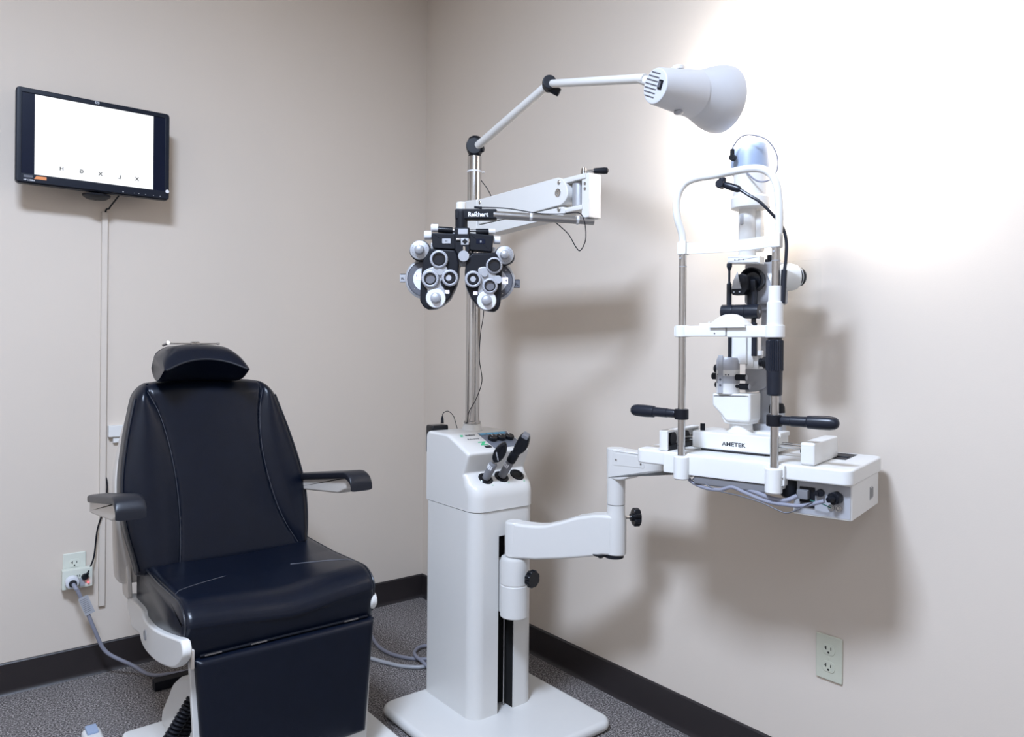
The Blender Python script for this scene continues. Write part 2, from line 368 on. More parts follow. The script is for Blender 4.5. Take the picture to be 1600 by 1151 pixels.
# ================================================================== WALL OUTLETS
def outlet(name, label, c, right, plate, face, inner=(.022, -.022), H=.1145, slots=True):
    """c centre on the wall, right the direction of its width"""
    r = Vector(right); nrm = r.cross(Vector((0, 0, 1))); t = thing(name, label, 'outlet', c)
    F = frame(Vector(c), r, (0, 0, 1), nrm)
    g = G(F); g.prism(rrect(.070, H, .004), Matrix.Translation((0, 0, .0004)), .006, .0035); obj('cover_plate', g, plate, t)
    for dz in inner:
        g = G(F); P = [(.0172*math.cos(a), max(-.0135, min(.0135, .0172*math.sin(a)))+dz) for a in [2*PI*k/32 for k in range(32)]]
        g.prism(P, Matrix.Translation((0, 0, .004)), .0038, .0006); f = obj('socket', g, face, t)
        g = G(F); g.box((.0065, dz+.003, .0078), (.0022, .0075, .0010), 0); g.box((-.0065, dz+.003, .0078), (.0022, .0092, .0010), 0); g.box((-.0092, dz+.003, .0078), (.005, .0020, .0010), 0)
        g.cyl((0, dz-.0075, .0074), (0, dz-.0075, .0083), .0027, n=14); obj('slots', g, 'hole', f)
    g = G(F); g.cyl((0, 0, .006), (0, 0, .0076), .003, n=14); obj('screw', g, face, t)
    return t
outlet('wall_outlet', 'ivory duplex outlet low on the right wall', (0, -1.977, .3755), (0, -1, 0), 'outletg', 'outletg', H=.1143)
outlet('wall_outlet', 'white duplex outlet low on the left wall, partly covered by a plug-in adapter', (-1.410, 0, .379), (1, 0, 0), 'outlet', 'outlet')
# multi-socket adapter plugged over the lower socket
t = thing('outlet_adapter', 'white multi-socket adapter plugged into the left wall outlet, with two plugs in it', 'adapter', (-1.405, -.008, .345))
a, b, c = on_y(95, 893, -.04), on_y(143, 886, -.04), on_y(96, 925, -.04)
g = G(); g.span((a.x+.004, -.040, c.z+.004), (b.x+.004, -.009, a.z), .004); obj('body', g, 'outlet', t)
AX, AZ = (a.x+b.x)/2+.004, (a.z+c.z)/2
g = G(); 
for dx in (0, .004):
    g.box((AX-.001+dx*1.8, -.0404, AZ+.012), (.002, .001, .007), 0)
g.cyl((AX+.002, -.040, AZ+.003), (AX+.002, -.041, AZ+.003), .0024, n=12); obj('slots', g, 'hole', t)
g = G(); g.span((AX+.006, -.043, AZ-.025), (AX+.022, -.0398, AZ+.004), .001); obj('timer_label', g, 'lgrey', t)
# grey power cord to the chair, with round white plug
t = thing('power_cord', 'grey power cord with a round white plug, from the left wall outlet to the chair', 'cord', (-1.43, -.05, .33))
c = on_y(113, 909, -.055); g = G(); g.lathe([(.014, 0), (.021, .003), (.022, .012), (.020, .022), (.011, .026)], c+Vector((0, .0145, 0)), c+Vector((0, -1, -.1)), 28); obj('plug', g, 'dialw', t, label='round white plug')
g = G(); g.lathe([(.012, 0), (.012, .004), (.007, .006)], c+Vector((0, -.0125, -.002)), c+Vector((0, -1, -.1)), 24); obj('plug_gland', g, 'ink', t)
g = G(); P = [c+Vector((0, -.012, -.002)), c+Vector((.006, -.034, -.014)), on_y(122, 924, -.09), on_y(134, 950, -.09), on_y(148, 984, -.09), on_y(166, 1018, -.09)]
P += [Vector((-1.25, -.12, .045)), Vector((-1.20, -.16, .012)), Vector((-1.14, -.185, .0075)), Vector((-1.06, -.205, .0075))]
g.tube(P, .0062, 12, 8); obj('cable', g, 'cord', t)
p0, p1 = on_y(127, 932, -.09), on_y(139, 959, -.09); g = G(); dx = (p1-p0)
F = frame((p0+p1)/2+Vector((.003, -.0085, .002)), dx.normalized().cross(Vector((0, -1, 0))), dx, (0, -1, 0)); g.prism(rrect(.030, .066, .001), F, .0006, 0); tg = obj('tag', g, 'lgrey', t, label='pale printed tag')
g = G(F)
for k in range(8): g.box((.002, -.024+k*.0065, .0009), (.021, .0015, .0004), 0)
obj('print', g, 'grey', tg)

# stepped wall bracket behind the chair
t = thing('wall_bracket', 'small stepped white strip on the left wall, half hidden behind the chair back', 'bracket', (-1.27, -.01, .84))
g = G(); g.span((-1.311, -.022, .831), (-1.20, -.0004, .871), .002); obj('upper_strip', g, 'white_table', t)
g = G(); g.span((-1.295, -.014, .809), (-1.20, -.0004, .831), .002); obj('lower_strip', g, 'white_table', t)

# ================================================================== EXAM CHAIR
def build_chair():
    t = thing('exam_chair', 'black upholstered eye examination chair with armrests, headrest and white side plates, facing the camera', 'chair', (-1.10, -.85, 0))
    # --- backrest cushion
    zs = [.515, .56, .64, .72, .80, .90, .98, 1.03, 1.056]
    xl = [-1.352, -1.362, -1.382, -1.392, -1.389, -1.374, -1.357, -1.346, -1.330]
    xr = [-.868, -.858, -.853, -.856, -.873, -.902, -.930, -.946, -.962]
    def interp(z, A):
        if z <= zs[0]: return A[0]
        for i in range(len(zs)-1):
            if z <= zs[i+1]:
                s_ = (z-zs[i])/(zs[i+1]-zs[i]); return A[i]*(1-s_)+A[i+1]*s_
        return A[-1]
    def sm(z, A): return sum(interp(z+d, A) for d in (-.03, -.02, -.01, 0, .01, .02, .03))/7
    def yf(z): return -.715+(z-.515)*.17
    sl = [(.5, .60), (.56, .74), (.64, .66), (.74, .60), (.84, .62), (.93, .72), (1.0, .86), (1.06, 1.02)]
    def seam(z):
        for i in range(len(sl)-1):
            if z <= sl[i+1][0]:
                s_ = (z-sl[i][0])/(sl[i+1][0]-sl[i][0]); s_ = max(0, s_); s_ = s_*s_*(3-2*s_) if False else s_; return sl[i][1]*(1-s_)+sl[i+1][1]*s_
        return 1.1
    seamL = [(.500, .56), (.53, .545), (.56, .52), (.62, .465), (.70, .435), (.78, .445), (.86, .50), (.94, .60), (1.0, .74), (1.045, .93), (1.07, 1.03)]
    seamR = [(.500, .97), (.53, .90), (.56, .80), (.62, .665), (.70, .575), (.78, .545), (.86, .56), (.94, .63), (1.0, .735), (1.045, .86), (1.07, 1.0)]
    def sv(A, z):
        def f(zz):
            zz = min(max(zz, A[0][0]), A[-1][0]-1e-6)
            for i in range(len(A)-1):
                if zz <= A[i+1][0]:
                    s_ = (zz-A[i][0])/(A[i+1][0]-A[i][0]); return A[i][1]*(1-s_)+A[i+1][1]*s_
        return sum(f(z+d) for d in (-.03, -.015, 0, .015, .03))/5
    NU, NV = 150, 110; TH = .085
    # perimeter parameterised rows: front surface -1..1 plus sides and rear
    def fn(a, b):
        z = .515+b*.541
        # a around: 0..0.7 front left->right, .7...78 right side, ... rear, left side
        L_, R_ = sm(z, xl), sm(z, xr); c_, h_ = (L_+R_)/2, (R_-L_)/2
        topr = .045; e = min(1, max(0, (1.056-z)/topr)); yo = topr*(1-math.sqrt(max(0, 1-(1-e)**2)))*.9
        botr = .03; e2 = min(1, max(0, (z-.515)/botr)); yo2 = botr*(1-math.sqrt(max(0, 1-(1-e2)**2)))*.7
        rc = .022; y0 = yf(z); h_ -= yo*.55; L_, R_ = c_-h_, c_+h_
        zz_ = z; kz = max(0, (z-.98)/.076)
        if a < .70:
            u = -1+2*a/.70; z = zz_-.010*kz*abs(u)**4
            du = (1-abs(u))*h_
            edge = rc*(1-math.sqrt(max(0, 1-(1-min(1, du/rc))**2)))
            s_ = sv(seamL if u < 0 else seamR, z); bul = 0
            if s_ < 1 and abs(u) > s_: bul = -.014*math.sin(PI*min(1, (abs(u)-s_)/max(.05, 1-s_)))*min(1, (1-s_)/.25)
            else: bul = -.010*(1-(abs(u)/max(s_, .3))**2)*.6
            gr = .0045*math.exp(-(((abs(u)-s_)*h_)/.0035)**2) if s_ < .985 else 0
            return (c_+u*h_, y0+bul+gr+edge+max(yo, yo2), z)
        tt = (a-.70)/.30; z = zz_-.010*kz*(1 if (tt < .25 or tt > .75) else abs(1-2*(tt-.25)/.5)**4)
        if tt < .25: return (R_, y0+rc+(TH-2*rc)*tt/.25*1.0+max(yo, yo2)*(1-2*tt/.25), z)
        if tt < .75:
            v = (tt-.25)/.5; u = 1-2*v; du = (1-abs(u))*h_; edge = rc*(1-math.sqrt(max(0, 1-(1-min(1, du/rc))**2)))
            return (c_+u*h_, y0+TH-edge-max(yo, yo2), z)
        v = (tt-.75)/.25; return (L_, y0+TH-rc-(TH-2*rc)*v-max(yo, yo2)*(1-2*v), z)
    g = G(); g.grid(fn, 210, 110, wrap_u=True); back = obj('backrest', g, 'leather', t, sharp=50)
    g = G()
    P = []
    for k in range(28):
        z = .53+k/27*.475; P.append((sm(z, xl)+.0035, yf(z)+.005, z))
    g.tube(P, .0032, 8, 1); obj('piping', g, 'piping', back); g = G()
    P = [(sm(z, xr)-.003, yf(z)+.006, z) for z in [.53+k/27*.475 for k in range(28)]]; g.tube(P, .0028, 8, 1)
    obj('piping', g, 'piping', back)
    # light stitching along the two inner seams
    g = G()
    for A, sgn in ((seamL, -1), (seamR, 1)):
        P = []
        for k in range(46):
            z = .54+k/45*.485; s_ = sv(A, z)
            if s_ > .96: continue
            L_, R_ = sm(z, xl), sm(z, xr); P.append(((L_+R_)/2+sgn*s_*(R_-L_)/2+.002*sgn, yf(z)-.0002, z))
        g = G(); g.tube(P, .0006, 6, 1); obj('stitching', g, 'dgrey', back)
    # rear shell
    g = G(); 
    Pn = [(-1.386, .47), (-1.392, .60), (-1.394, .78), (-1.374, .90), (-1.345, 1.0), (-1.31, 1.035), (-.98, 1.035), (-.94, 1.0), (-.905, .88), (-.872, .70), (-.868, .47)]
    g.prism(rpoly(Pn, .03), frame((0, -.60, 0), (1, 0, 0), (0, 0, 1), (0, 1, -0.0)), .045, .008)
    g.bm.transform(Matrix())
    obj('rear_shell', g, 'beige', t)
    # --- headrest
    def hf(a, b):
        u = -1+2*a; au = abs(u); x = -1.176+u*.116+.0*b
        w_ = au**2; e_ = max(0, (au-.58)/.42); tp = 1-.10*max(0, (au-.9)/.1)**2; dz_ = -.020*e_**2
        sec = [(-.570, 1.075+.01*w_), (-.560, 1.150-.006*w_), (-.575, 1.159-.012*w_), (-.640, 1.161-.014*w_), (-.676-.016*w_, 1.150-.018*w_), (-.700-.03*w_, 1.126-.030*w_), (-.704-.032*w_, 1.119-.032*w_), (-.698-.03*w_, 1.113-.030*w_), (-.640-.03*w_, 1.066-.010*w_), (-.600-.02*w_, 1.052)]
        n = len(sec); f = b*n; i = int(f) % n; s_ = f-int(f); p, q = sec[i], sec[(i+1) % n]
        pm, qn = sec[i-1], sec[(i+2) % n]
        cr = lambda a0, a1, a2, a3: .5*(2*a1+(a2-a0)*s_+(2*a0-5*a1+4*a2-a3)*s_*s_+(3*a1-a0-3*a2+a3)*s_**3)
        y, z = cr(pm[0], p[0], q[0], qn[0]), cr(pm[1], p[1], q[1], qn[1])
        cy_, cz_ = -.635-.02*w_, 1.115-.01*w_
        x = -1.176+u*.119*(1-.07*max(0, min(1, (z-1.09)/.06)))
        return (x, cy_+(y-cy_)*tp, cz_+(z-cz_)*tp+dz_*max(0, min(1, (z-1.085)/.06)))
    g = G(); g.grid(lambda a, b: hf(b, a), 60, 40, wrap_u=True); hr = obj('headrest', g, 'leather', t, sharp=60)
    g = G(); g.tube([Vector(hf(.03+.94*k/20, .61))+Vector((0, -.002, 0)) for k in range(21)], .0028, 8, 1); obj('piping', g, 'piping', hr)
    g = G(); g.tube([(-1.262, -.625, 1.163), (-1.12, -.625, 1.164)], .0022, 8, 0)
    g.tube([(-1.272, -.61, 1.158), (-1.262, -.625, 1.164), (-1.262, -.63, 1.166)], .004, 8, 2); g.box((-1.185, -.62, 1.164), (.024, .016, .012), .003); g.cyl((-1.185, -.628, 1.166), (-1.185, -.631, 1.166), .003, n=12); g.cyl((-1.118, -.625, 1.160), (-1.118, -.625, 1.167), .004, n=12)
    obj('paper_clip_bar', g, 'chrome', hr, label='chrome paper clip rod')
    g = G(); 
    for dx in (-.03, .03): g.cyl((-1.165+dx, -.575, .98), (-1.165+dx, -.590, 1.10), .006)
    obj('headrest_post', g, 'chrome', t)
    # --- seat cushion : rows run from the rear to the front and down the face
    prof = []
    for k in range(16): prof.append((-.62-k/15*.41, .540-.006*k/15, 0))
    R_ = .055
    for k in range(1, 13):
        a_ = PI/2*k/12; prof.append((-1.03-math.sin(a_)*(R_+.034), .534-(1-math.cos(a_))*R_*1.0+.0, 1))
    for k in range(1, 7): prof.append((-1.119+.016*k/6, .483-.072*k/6, 2))
    prof.append((-1.090, .402, 2)); prof.append((-1.05, .400, 3)); prof.append((-.62, .400, 3))
    NP = len(prof)
    def sf(a, b):
        f = b*(NP-1); i = min(int(f), NP-1); s_ = f-i; q_ = prof[(i+1) % NP]; y = prof[i][0]*(1-s_)+q_[0]*s_; z = prof[i][1]*(1-s_)+q_[1]*s_
        u = -1+2*a; fr = min(1, max(0, (-y-.62)/.45)); L_ = -1.338; Rr = -.834+.0*fr
        c_, h_ = (L_+Rr)/2, (Rr-L_)/2; x = c_+u*h_
        du = (1-abs(u))*h_; rc = .022; ed = rc*(1-math.sqrt(max(0, 1-(1-min(1, du/rc))**2)))
        # the edge rolls inwards along the local normal
        dy = q_[0]-prof[i][0]; dz = q_[1]-prof[i][1]; l = math.hypot(dy, dz) or 1; ny, nz = dz/l, -dy/l
        if nz < -.5 and prof[i][2] < 2: ny, nz = -ny, -nz
        if prof[i][2] == 2: ny, nz = -abs(ny), .1
        if prof[i][2] == 3: ny, nz = 0, -1
        top = 1 if prof[i][2] < 2 else 0
        sad = (-.012*math.cos(u*PI*1.0)*.5*(1 if prof[i][2] < 2 else .3)) if top else 0
        wave = .010*(abs(u)**1.5)*max(0, min(1, (-y-.85)/.2))*top + (-.006*math.exp(-((u-.1)/.35)**2))*top*max(0, min(1, (-y-.9)/.15))
        return (x, y-ny*ed, z-nz*ed+sad*.6+wave)
    g = G(); g.grid(lambda a, b: sf(b, a*NP/(NP-1)), NP*3, 70, wrap_u=True)
    st = obj('seat', g, 'leather', t, sharp=50)
    for a_ in (.010, .990): g = G(); g.tube([Vector(sf(a_, .02+.86*k/40))+Vector((0, 0, .001)) for k in range(41)], .0030, 8, 1); obj('piping', g, 'piping', st)
    g = G()
    g.tube([Vector(sf(.02+.30*k/12, .385-.10*(k/12)**.7))+Vector((0, 0, .0004)) for k in range(13)], .0008, 6, 1)
    obj('stitching', g, 'dgrey', st); g = G()
    g.tube([Vector(sf(.98-.30*k/12, .385-.10*(k/12)**.7))+Vector((0, 0, .0004)) for k in range(13)], .0008, 6, 1)
    obj('stitching', g, 'dgrey', st)
    # seat pan and hinge brackets
    g = G(); g.span((-1.31, -1.06, .375), (-.86, -.60, .402), .005); obj('seat_pan', g, 'black', t)
    g = G(); 
    for x in (-1.318, ): g.span((x-.004, -1.120, .395), (x+.004, -1.10, .44), .002)
    obj('hinge_bracket', g, 'beige', t)
    # --- white side plates
    sp = [(200.7, 928), (206, 936), (220, 952), (223.6, 965), (234.5, 978.5), (252, 989), (276, 998), (283, 1004), (285, 1026), (278, 1039.6), (267, 1044), (245.4, 1035), (228, 1018), (220, 1002.5), (217, 990), (206, 980.7), (203, 965.4), (198, 945.8)]
    XP = -1.352; pts = [on_x(a_, b_, XP) for a_, b_ in sp]; pl = smoothpoly([(p.y, p.z) for p in pts], 4)
    g = G(); g.prism(pl, frame((XP, 0, 0), (0, 1, 0), (0, 0, 1), (1, 0, 0)), .022, .006); s1 = obj('side_plate', g, 'white', t)
    c = on_x(227, 991.6, XP); g = G(); g.ring((XP+.001, c.y, c.z), (XP-.002, c.y, c.z), .014, .010); g.cyl((XP+.001, c.y, c.z), (XP-.0012, c.y, c.z), .009); obj('pivot_bolt', g, 'silver', s1)
    g = G(); g.prism([(a_, b_) for a_, b_ in pl], frame((-.850, .045, 0), (0, 1, 0), (0, 0, 1), (1, 0, 0)), .020, .006); obj('side_plate', g, 'white', t)
    # rear uprights joining seat, back and arms
    g = G()
    for x in (-1.362, -.862): g = G(); g.prism(rpoly([(-.62, .43), (-.55, .43), (-.50, .80), (-.545, .80)], .015), frame((x, 0, 0), (0, 1, 0), (0, 0, 1), (1, 0, 0)), .014, .004); obj('back_upright', g, 'beige', t)
    # --- armrests
    def arm(xc, yfr, yb, zt, side):
        F = frame((xc, yfr, zt), (1, 0, 0), (0, 1, 0), (0, 0, 1)); n = 22; ln = yb-yfr
        def pf(s_):     # centre line: droops over the front end
            if s_ < .22:
                a_ = s_/.22; return (-.006+.055*a_*a_*.9, -.032*(1-a_)**1.6)
            v = (s_-.22)/.78; return (.0435+(ln-.0435)*v, -.055*v)
        def fn2(a, b):
            y, z = pf(b); ang = 2*PI*a; w_ = .0335-.003*b; h_ = .0115 if b > .1 else .0085
            cx_, cz_ = math.cos(ang), math.sin(ang); sg = lambda v: math.copysign(abs(v)**.45, v)
            return F @ Vector((w_*sg(cx_), y, z+h_*sg(cz_)))
        g = G(); g.grid(fn2, 40, 40, wrap_u=True); o = obj('armrest', g, 'armpad', t, sharp=40)
        g = G(F); xi = 0
        g.prism(rpoly([(.042, -.004), (ln+.02, -.060), (ln+.02, -.098), (.10, -.062), (.055, -.044)], .006), Matrix(((0, 0, 1, -.022), (1, 0, 0, 0), (0, 1, 0, 0), (0, 0, 0, 1))), .044, .006)
        obj('armrest_support', g, 'beige', o, label='beige moulded underside')
        g = G(); p = F @ Vector((0, ln+.01, -.078)); tgt = Vector((-1.355 if side < 0 else -.855, p.y+.03, p.z)); g.tube([p+Vector((0, -.02, 0)), p, tgt], .014, 12, 0); obj('armrest_bracket', g, 'beige', o)
    arm(-1.437, -1.035, -.64, .790, -1); arm(-.845, -1.035, -.64, .790, 1)
    # --- footrest panel
    F = frame((-1.078, -1.112, .413), (1, 0, 0), (0, .0, -1), (0, -1, -.0))
    def fp(a, b):
        u = -1+2*a; v = b; h_ = .2345-.024*v; x = u*h_+.0*v; du = min((1-abs(u))*h_, v*.305, (1-v)*.305); rc = .012
        ed = rc*(1-math.sqrt(max(0, 1-(1-min(1, du/rc))**2)))
        return (-1.078+x, -1.130+ed-.002*math.cos(u*PI/2), .413-v*.303)
    g = G(); g.grid(fp, 60, 60); bd = [e for e in g.bm.edges if e.is_boundary]; r_ = bmesh.ops.extrude_edge_only(g.bm, edges=bd)
    for v in r_['geom']:
        if isinstance(v, bmesh.types.BMVert): v.co.y = -1.103
    bmesh.ops.holes_fill(g.bm, edges=[e for e in g.bm.edges if e.is_boundary], sides=0); bmesh.ops.recalc_face_normals(g.bm, faces=g.bm.faces)
    fo = obj('footrest_panel', g, 'leather', t, sharp=50)
    g = G(); g.prism([(-1.322, .409), (-.838, .409), (-.855, .08), (-1.302, .08)], frame((0, -1.104, 0), (1, 0, 0), (0, 0, 1), (0, 1, 0)), .016, .003); obj('footrest_back', g, 'white', fo)
    g = G(); g.box((-1.08, -1.15, .075), (.40, .13, .014), .005); g.box((-1.08, -1.098, .10), (.36, .012, .05), .004); obj('foot_plate', g, 'white', t)
    g = G(); g.tube([(-1.30, -1.112, .419), (-.86, -1.112, .419)], .0035, 8, 0); obj('hinge_rod', g, 'black', t)
    for x in (-1.27, -1.16, -.91): g = G(); g.box((x, -1.113, .4195), (.04, .008, .004), .001); obj('hinge_leaf', g, 'steel', t)
    # --- lift mechanism and base
    g = G()
    g.prism(rpoly([(-.590, .035), (-.600, .08), (-.672, .153), (-.714, .200), (-.787, .245), (-.874, .280), (-1.02, .30), (-1.02, .035)], .02), frame((-1.265, 0, 0), (0, 1, 0), (0, 0, 1), (1, 0, 0)), .34, .012, 4); g.span((-1.2, -1.0, .25), (-.95, -.76, .380), .01); obj('lift_column', g, 'white', t)
    g = G(); g.prism(rpoly([(-1.37, -.59), (-.80, -.57), (-.745, -.61), (-.745, -1.16), (-.78, -1.2), (-1.30, -1.2), (-1.35, -1.16)], .02), frame((0, 0, 0), (1, 0, 0), (0, 1, 0), (0, 0, 1)), .044, .008); obj('base_plate', g, 'white', t)
    g = G(); g.span((-1.06, -.60, .001), (-.95, -.25, .014), .003); g.span((-1.212, -.285, .001), (-.88, -.245, .032), .004); obj('rear_stabiliser', g, 'black', t)
    # coiled lead under the footrest
    def coil(p0, p1, R_, r, turns):
        Fm = axis_frame(p0, p1); L_ = (Vector(p1)-Vector(p0)).length; n = int(turns*12)
        return [Fm @ Vector((R_*math.cos(2*PI*turns*k/n), R_*math.sin(2*PI*turns*k/n), L_*k/n)) for k in range(n+1)]
    g = G(); ca, cb_ = on_y(301, 1092, -1.0), on_y(262, 1158, -.98); g.tube(coil(ca, cb_, .013, .003, 11), .0040, 6, 0)
    obj('coiled_lead', g, 'black', t); g = G()
    ca, cb_ = on_y(309, 1098, -.97), on_y(278, 1165, -.95); g.tube(coil(ca, cb_, .013, .003, 11), .0040, 6, 0)
    g.bm.transform(Matrix()); obj('coiled_lead', g, 'black', t)
build_chair()

# small foot pedal at the lower left
t = thing('foot_pedal', 'small white foot pedal on the carpet at the lower left, behind the chair base', 'pedal', (-1.43, -.50, 0))
g = G(); g.prism(rrect(.05, .12, .02), frame((-1.43, -.53, 0.0005), (1, 0, 0), (0, 1, 0), (0, 0, 1)), .030, .01); obj('pedal_body', g, 'white', t)
g = G(); g.box((-1.43, -.50, .034), (.03, .05, .010), .004); obj('pedal_pad', g, 'bluegrey', t)

# ================================================================== INSTRUMENT STAND
PX, PY = -.39, -.94          # chrome pole
def build_stand():
    t = thing('instrument_stand', 'white ophthalmic instrument stand with square base, tall chrome pole and swing arms, in the corner', 'instrument stand', (-.43, -1.1, 0))
    g = G(); g.prism(rrect(.525, .525, .045, -.427, -1.125), frame((0, 0, .001), (1, 0, 0), (0, 1, 0), (0, 0, 1)), .034, .016, 5); obj('base_plate', g, 'white', t)
    x0, x1, y0, y1, R_ = -.528, -.287, -1.148, -.878, .042
    s0, s1 = -.434, -.372
    def corner(cx, cy, a0, r): return [(cx+r*math.cos(math.radians(a0+90*k/8)), cy+r*math.sin(math.radians(a0+90*k/8))) for k in range(9)]
    full = corner(x1-R_, y0+R_, 270, R_)+corner(x1-.015, y1-.015, 0, .015)+corner(x0+.015, y1-.015, 90, .015)+corner(x0+R_, y0+R_, 180, R_)
    notch = full + [(s0, y0), (s0, y0+.06), (s1, y0+.06), (s1, y0)]
    Z = frame((0, 0, .035), (1, 0, 0), (0, 1, 0), (0, 0, 1))
    g = G(); g.prism(notch, Z, .6245, 0); g.span((s0, y0, .58), (s1, y0+.058, .6594), 0); obj('column', g, 'white', t)
    g = G(); g.span((s0+.0005, y0+.052, .036), (s1-.0005, y0+.0595, .579), 0); g.span((s0+.0003, y0+.004, .036), (s0+.002, y0+.059, .579), 0); g.span((s1-.002, y0+.004, .036), (s1-.0003, y0+.059, .579), 0); sl = obj('slot', g, 'hole', t, label='black vertical slot')
    g = G(); g.cyl((s1-.012, y0+.035, .037), (s1-.012, y0+.035, .578), .004); obj('guide_rod', g, 'steel', sl)
    # head: profile in y,z swept across x
    pr = rpoly([(y1, .6615), (y1, .886), (-1.0, .884), (-1.118, .837), (-1.090, .772), (-1.143, .735), (-1.152, .712), (-1.152, .6615)], [.0, .014, .012, .010, .006, .012, .012, 0], 5)
    b = bmesh.new(); n = len(pr); NX = [0, .001, .004, .010, .020]
    rows = []
    W = x1-x0
    for k in range(18):
        left = k < 9; th = PI/2*(k if left else 17-k)/8; R1 = .042
        xi = R1*(1-math.cos(th)); row = []
        for (y, z) in pr:
            q = 1-math.sin(th); yy = y; zz = z; f_ = max(0, 1-xi/.010); f_ = 1-math.sqrt(1-f_*f_)
            if y < -1.126: yy = y+R1*q
            elif y < -1.085: yy = y+.010*f_
            if z > .70: zz = z-.008*f_
            row.append(b.verts.new(((x0+xi) if left else (x1-xi), yy, zz)))
        rows.append(row)
    for A, B in zip(rows, rows[1:]):
        for i in range(n): b.faces.new((A[i], A[(i+1) % n], B[(i+1) % n], B[i]))
    b.faces.new(rows[0][::-1]); b.faces.new(rows[-1]); bmesh.ops.recalc_face_normals(b, faces=b.faces)
    g = G(); g.merge(b); hd = obj('head', g, 'white', t, sharp=30)
    # sloping control panel
    ps = Vector((0, -.118, -.047)).normalized(); pn = Vector((1, 0, 0)).cross(-ps)*1; pn = Vector((0, ps.z, -ps.y)); pn = -pn if pn.z < 0 else pn
    def panel(x, d, h=0): return Vector((x, -1.0, .884)) + ps*d + pn*h
    F = frame(panel(0, 0, .0003), (1, 0, 0), -ps, pn)
    g = G(F); g.prism([(-.418, -.010), (-.300, -.010), (-.300, -.108), (-.418, -.108)], Matrix(), .0012, .0003); cp = obj('control_panel', g, 'panelgrey', hd, label='slate grey panel of dimmer knobs')
    for i in range(4):
        g = G(F); g.box((-.402+i*.0265, -.018, .0016), (.0225, .010, .0014), .0003); obj('button', g, 'blue', cp, label='pale blue button')
    for i in range(3):
        c = F @ Vector((-.392+i*.034, -.058, .001)); g = G(); g.knurl(c, c+pn*.013, .0155, 14, .06); kb = obj('knob', g, 'blackg', cp)
        g = G(F); g.box((-.392+i*.034, -.050, .0145), (.0015, .010, .0008), 0); obj('pointer', g, 'wink', kb)
    text('\u2611MARCO', F @ Matrix.Translation((-.458, -.016, .0006)), .0105, 'ink', hd, 'maker_lettering', bold=.0002) if False else None
    g = G(F); g.prism([(-.492, -.022), (-.482, -.022), (-.478, -.012), (-.488, -.012)], Matrix(), .0006, 0); obj('maker_mark', g, 'green', hd)
    text('MARCO', F @ Matrix.Translation((-.452, -.017, .0005)), .0105, 'ink', hd, 'maker_lettering', bold=.0002)
    text('D E L U X E', F @ Matrix.Translation((-.456, -.042, .0005)), .0085, 'ink', hd, 'model_lettering')
    g = G(F); g.prism([(-.452, -.062), (-.424, -.062), (-.424, -.066), (-.440, -.080), (-.424, -.080), (-.424, -.084), (-.452, -.084), (-.452, -.080), (-.438, -.067), (-.452, -.067)], Matrix(), .0006, 0); obj('emblem', g, 'green', hd, label='green Z shaped emblem')
    g = G(F); g.prism([(-.446, -.088), (-.422, -.088), (-.422, -.102), (-.446, -.102)], Matrix(), .0006, 0); e_ = obj('emblem_block', g, 'ink', hd)
    # instrument wells on the shelf
    ws = (Vector((0, -1.143, .735))-Vector((0, -1.090, .772))).normalized(); wn = Vector((0, ws.z, -ws.y)); wn = -wn if wn.z < 0 else wn
    wells = []
    for i, x in enumerate((-.462, -.400, -.338)):
        c = Vector((x, -1.090, .772)) + ws*.030; wells.append(c)
        g = G(); g.lathe([(.016, .0035), (.0215, .0035), (.024, .0015), (.024, -.002), (.0165, -.002), (.016, .0035)], c, c+wn, 32, closed=False); wl = obj('holder_ring', g, 'blackg', hd)
        g = G(); g.cyl(c-wn*.004, c+wn*.0012, .0165, ch=0); obj('well', g, 'hole', wl)
        q = c+ws*.030+Vector((.010, 0, 0)); g = G(); g.box((0, 0, 0), (.005, .0025, .0006), 0, m=frame(q+wn*.0004, (1, 0, 0), ws.cross(wn).cross(wn), wn)); obj('mark', g, 'green', hd)
    # pole
    g = G(); g.lathe([(.036, 0), (.036, .004), (.031, .014), (.030, .022)], (PX, PY, .884), (PX, PY, 2), 36); obj('pole_boss', g, 'white', t)
    g = G(); g.lathe([(.0265, 0), (.028, .002), (.028, .008), (.0255, .010)], (PX, PY, .906), (PX, PY, 2), 36); obj('pole_collar', g, 'chrome', t)
    g = G(); g.cyl((PX, PY, .90), (PX, PY, 1.795), .0232, ch=.0015, n=40); po = obj('pole', g, 'chrome', t)
    g = G(); 
    for z in (1.742, ): g.ring((PX, PY, z), (PX, PY, z+.005), .0246, .0228); g.tube([(PX+.022, PY-.01, z+.003), (PX+.032, PY-.012, z+.004)], .0025, 8, 0)
    obj('cable_tie', g, 'dialw', po, label='white cable tie')
    # --- phoropter arm
    ax = PX-.02
    g = G(); Q = [(-.915, 1.640), (-1.022, 1.634), (-1.022, 1.520), (-.915, 1.545)]
    g.prism(rpoly(Q, .008), frame((ax-.028, 0, 0), (0, 1, 0), (0, 0, 1), (1, 0, 0)), .052, .003); g.cyl((PX, PY, 1.54), (PX, PY, 1.645), .034); arm_ = obj('phoropter_arm', g, 'white', t)
    g = G()
    up = rpoly([(-1.018, 1.633), (-1.410, 1.637), (-1.430, 1.627), (-1.447, 1.600), (-1.447, 1.575), (-1.425, 1.558), (-1.30, 1.554), (-1.030, 1.553)], [.006, .02, .012, .016, .016, .02, .01, .004])
    g.prism(up, frame((ax-.026, 0, 0), (0, 1, 0), (0, 0, 1), (1, 0, 0)), .050, .0025); obj('upper_link', g, 'white', arm_)
    g = G(); lo = rpoly([(-1.012, 1.5505), (-1.425, 1.5535), (-1.440, 1.545), (-1.432, 1.528), (-1.08, 1.516), (-1.02, 1.528)], .006)
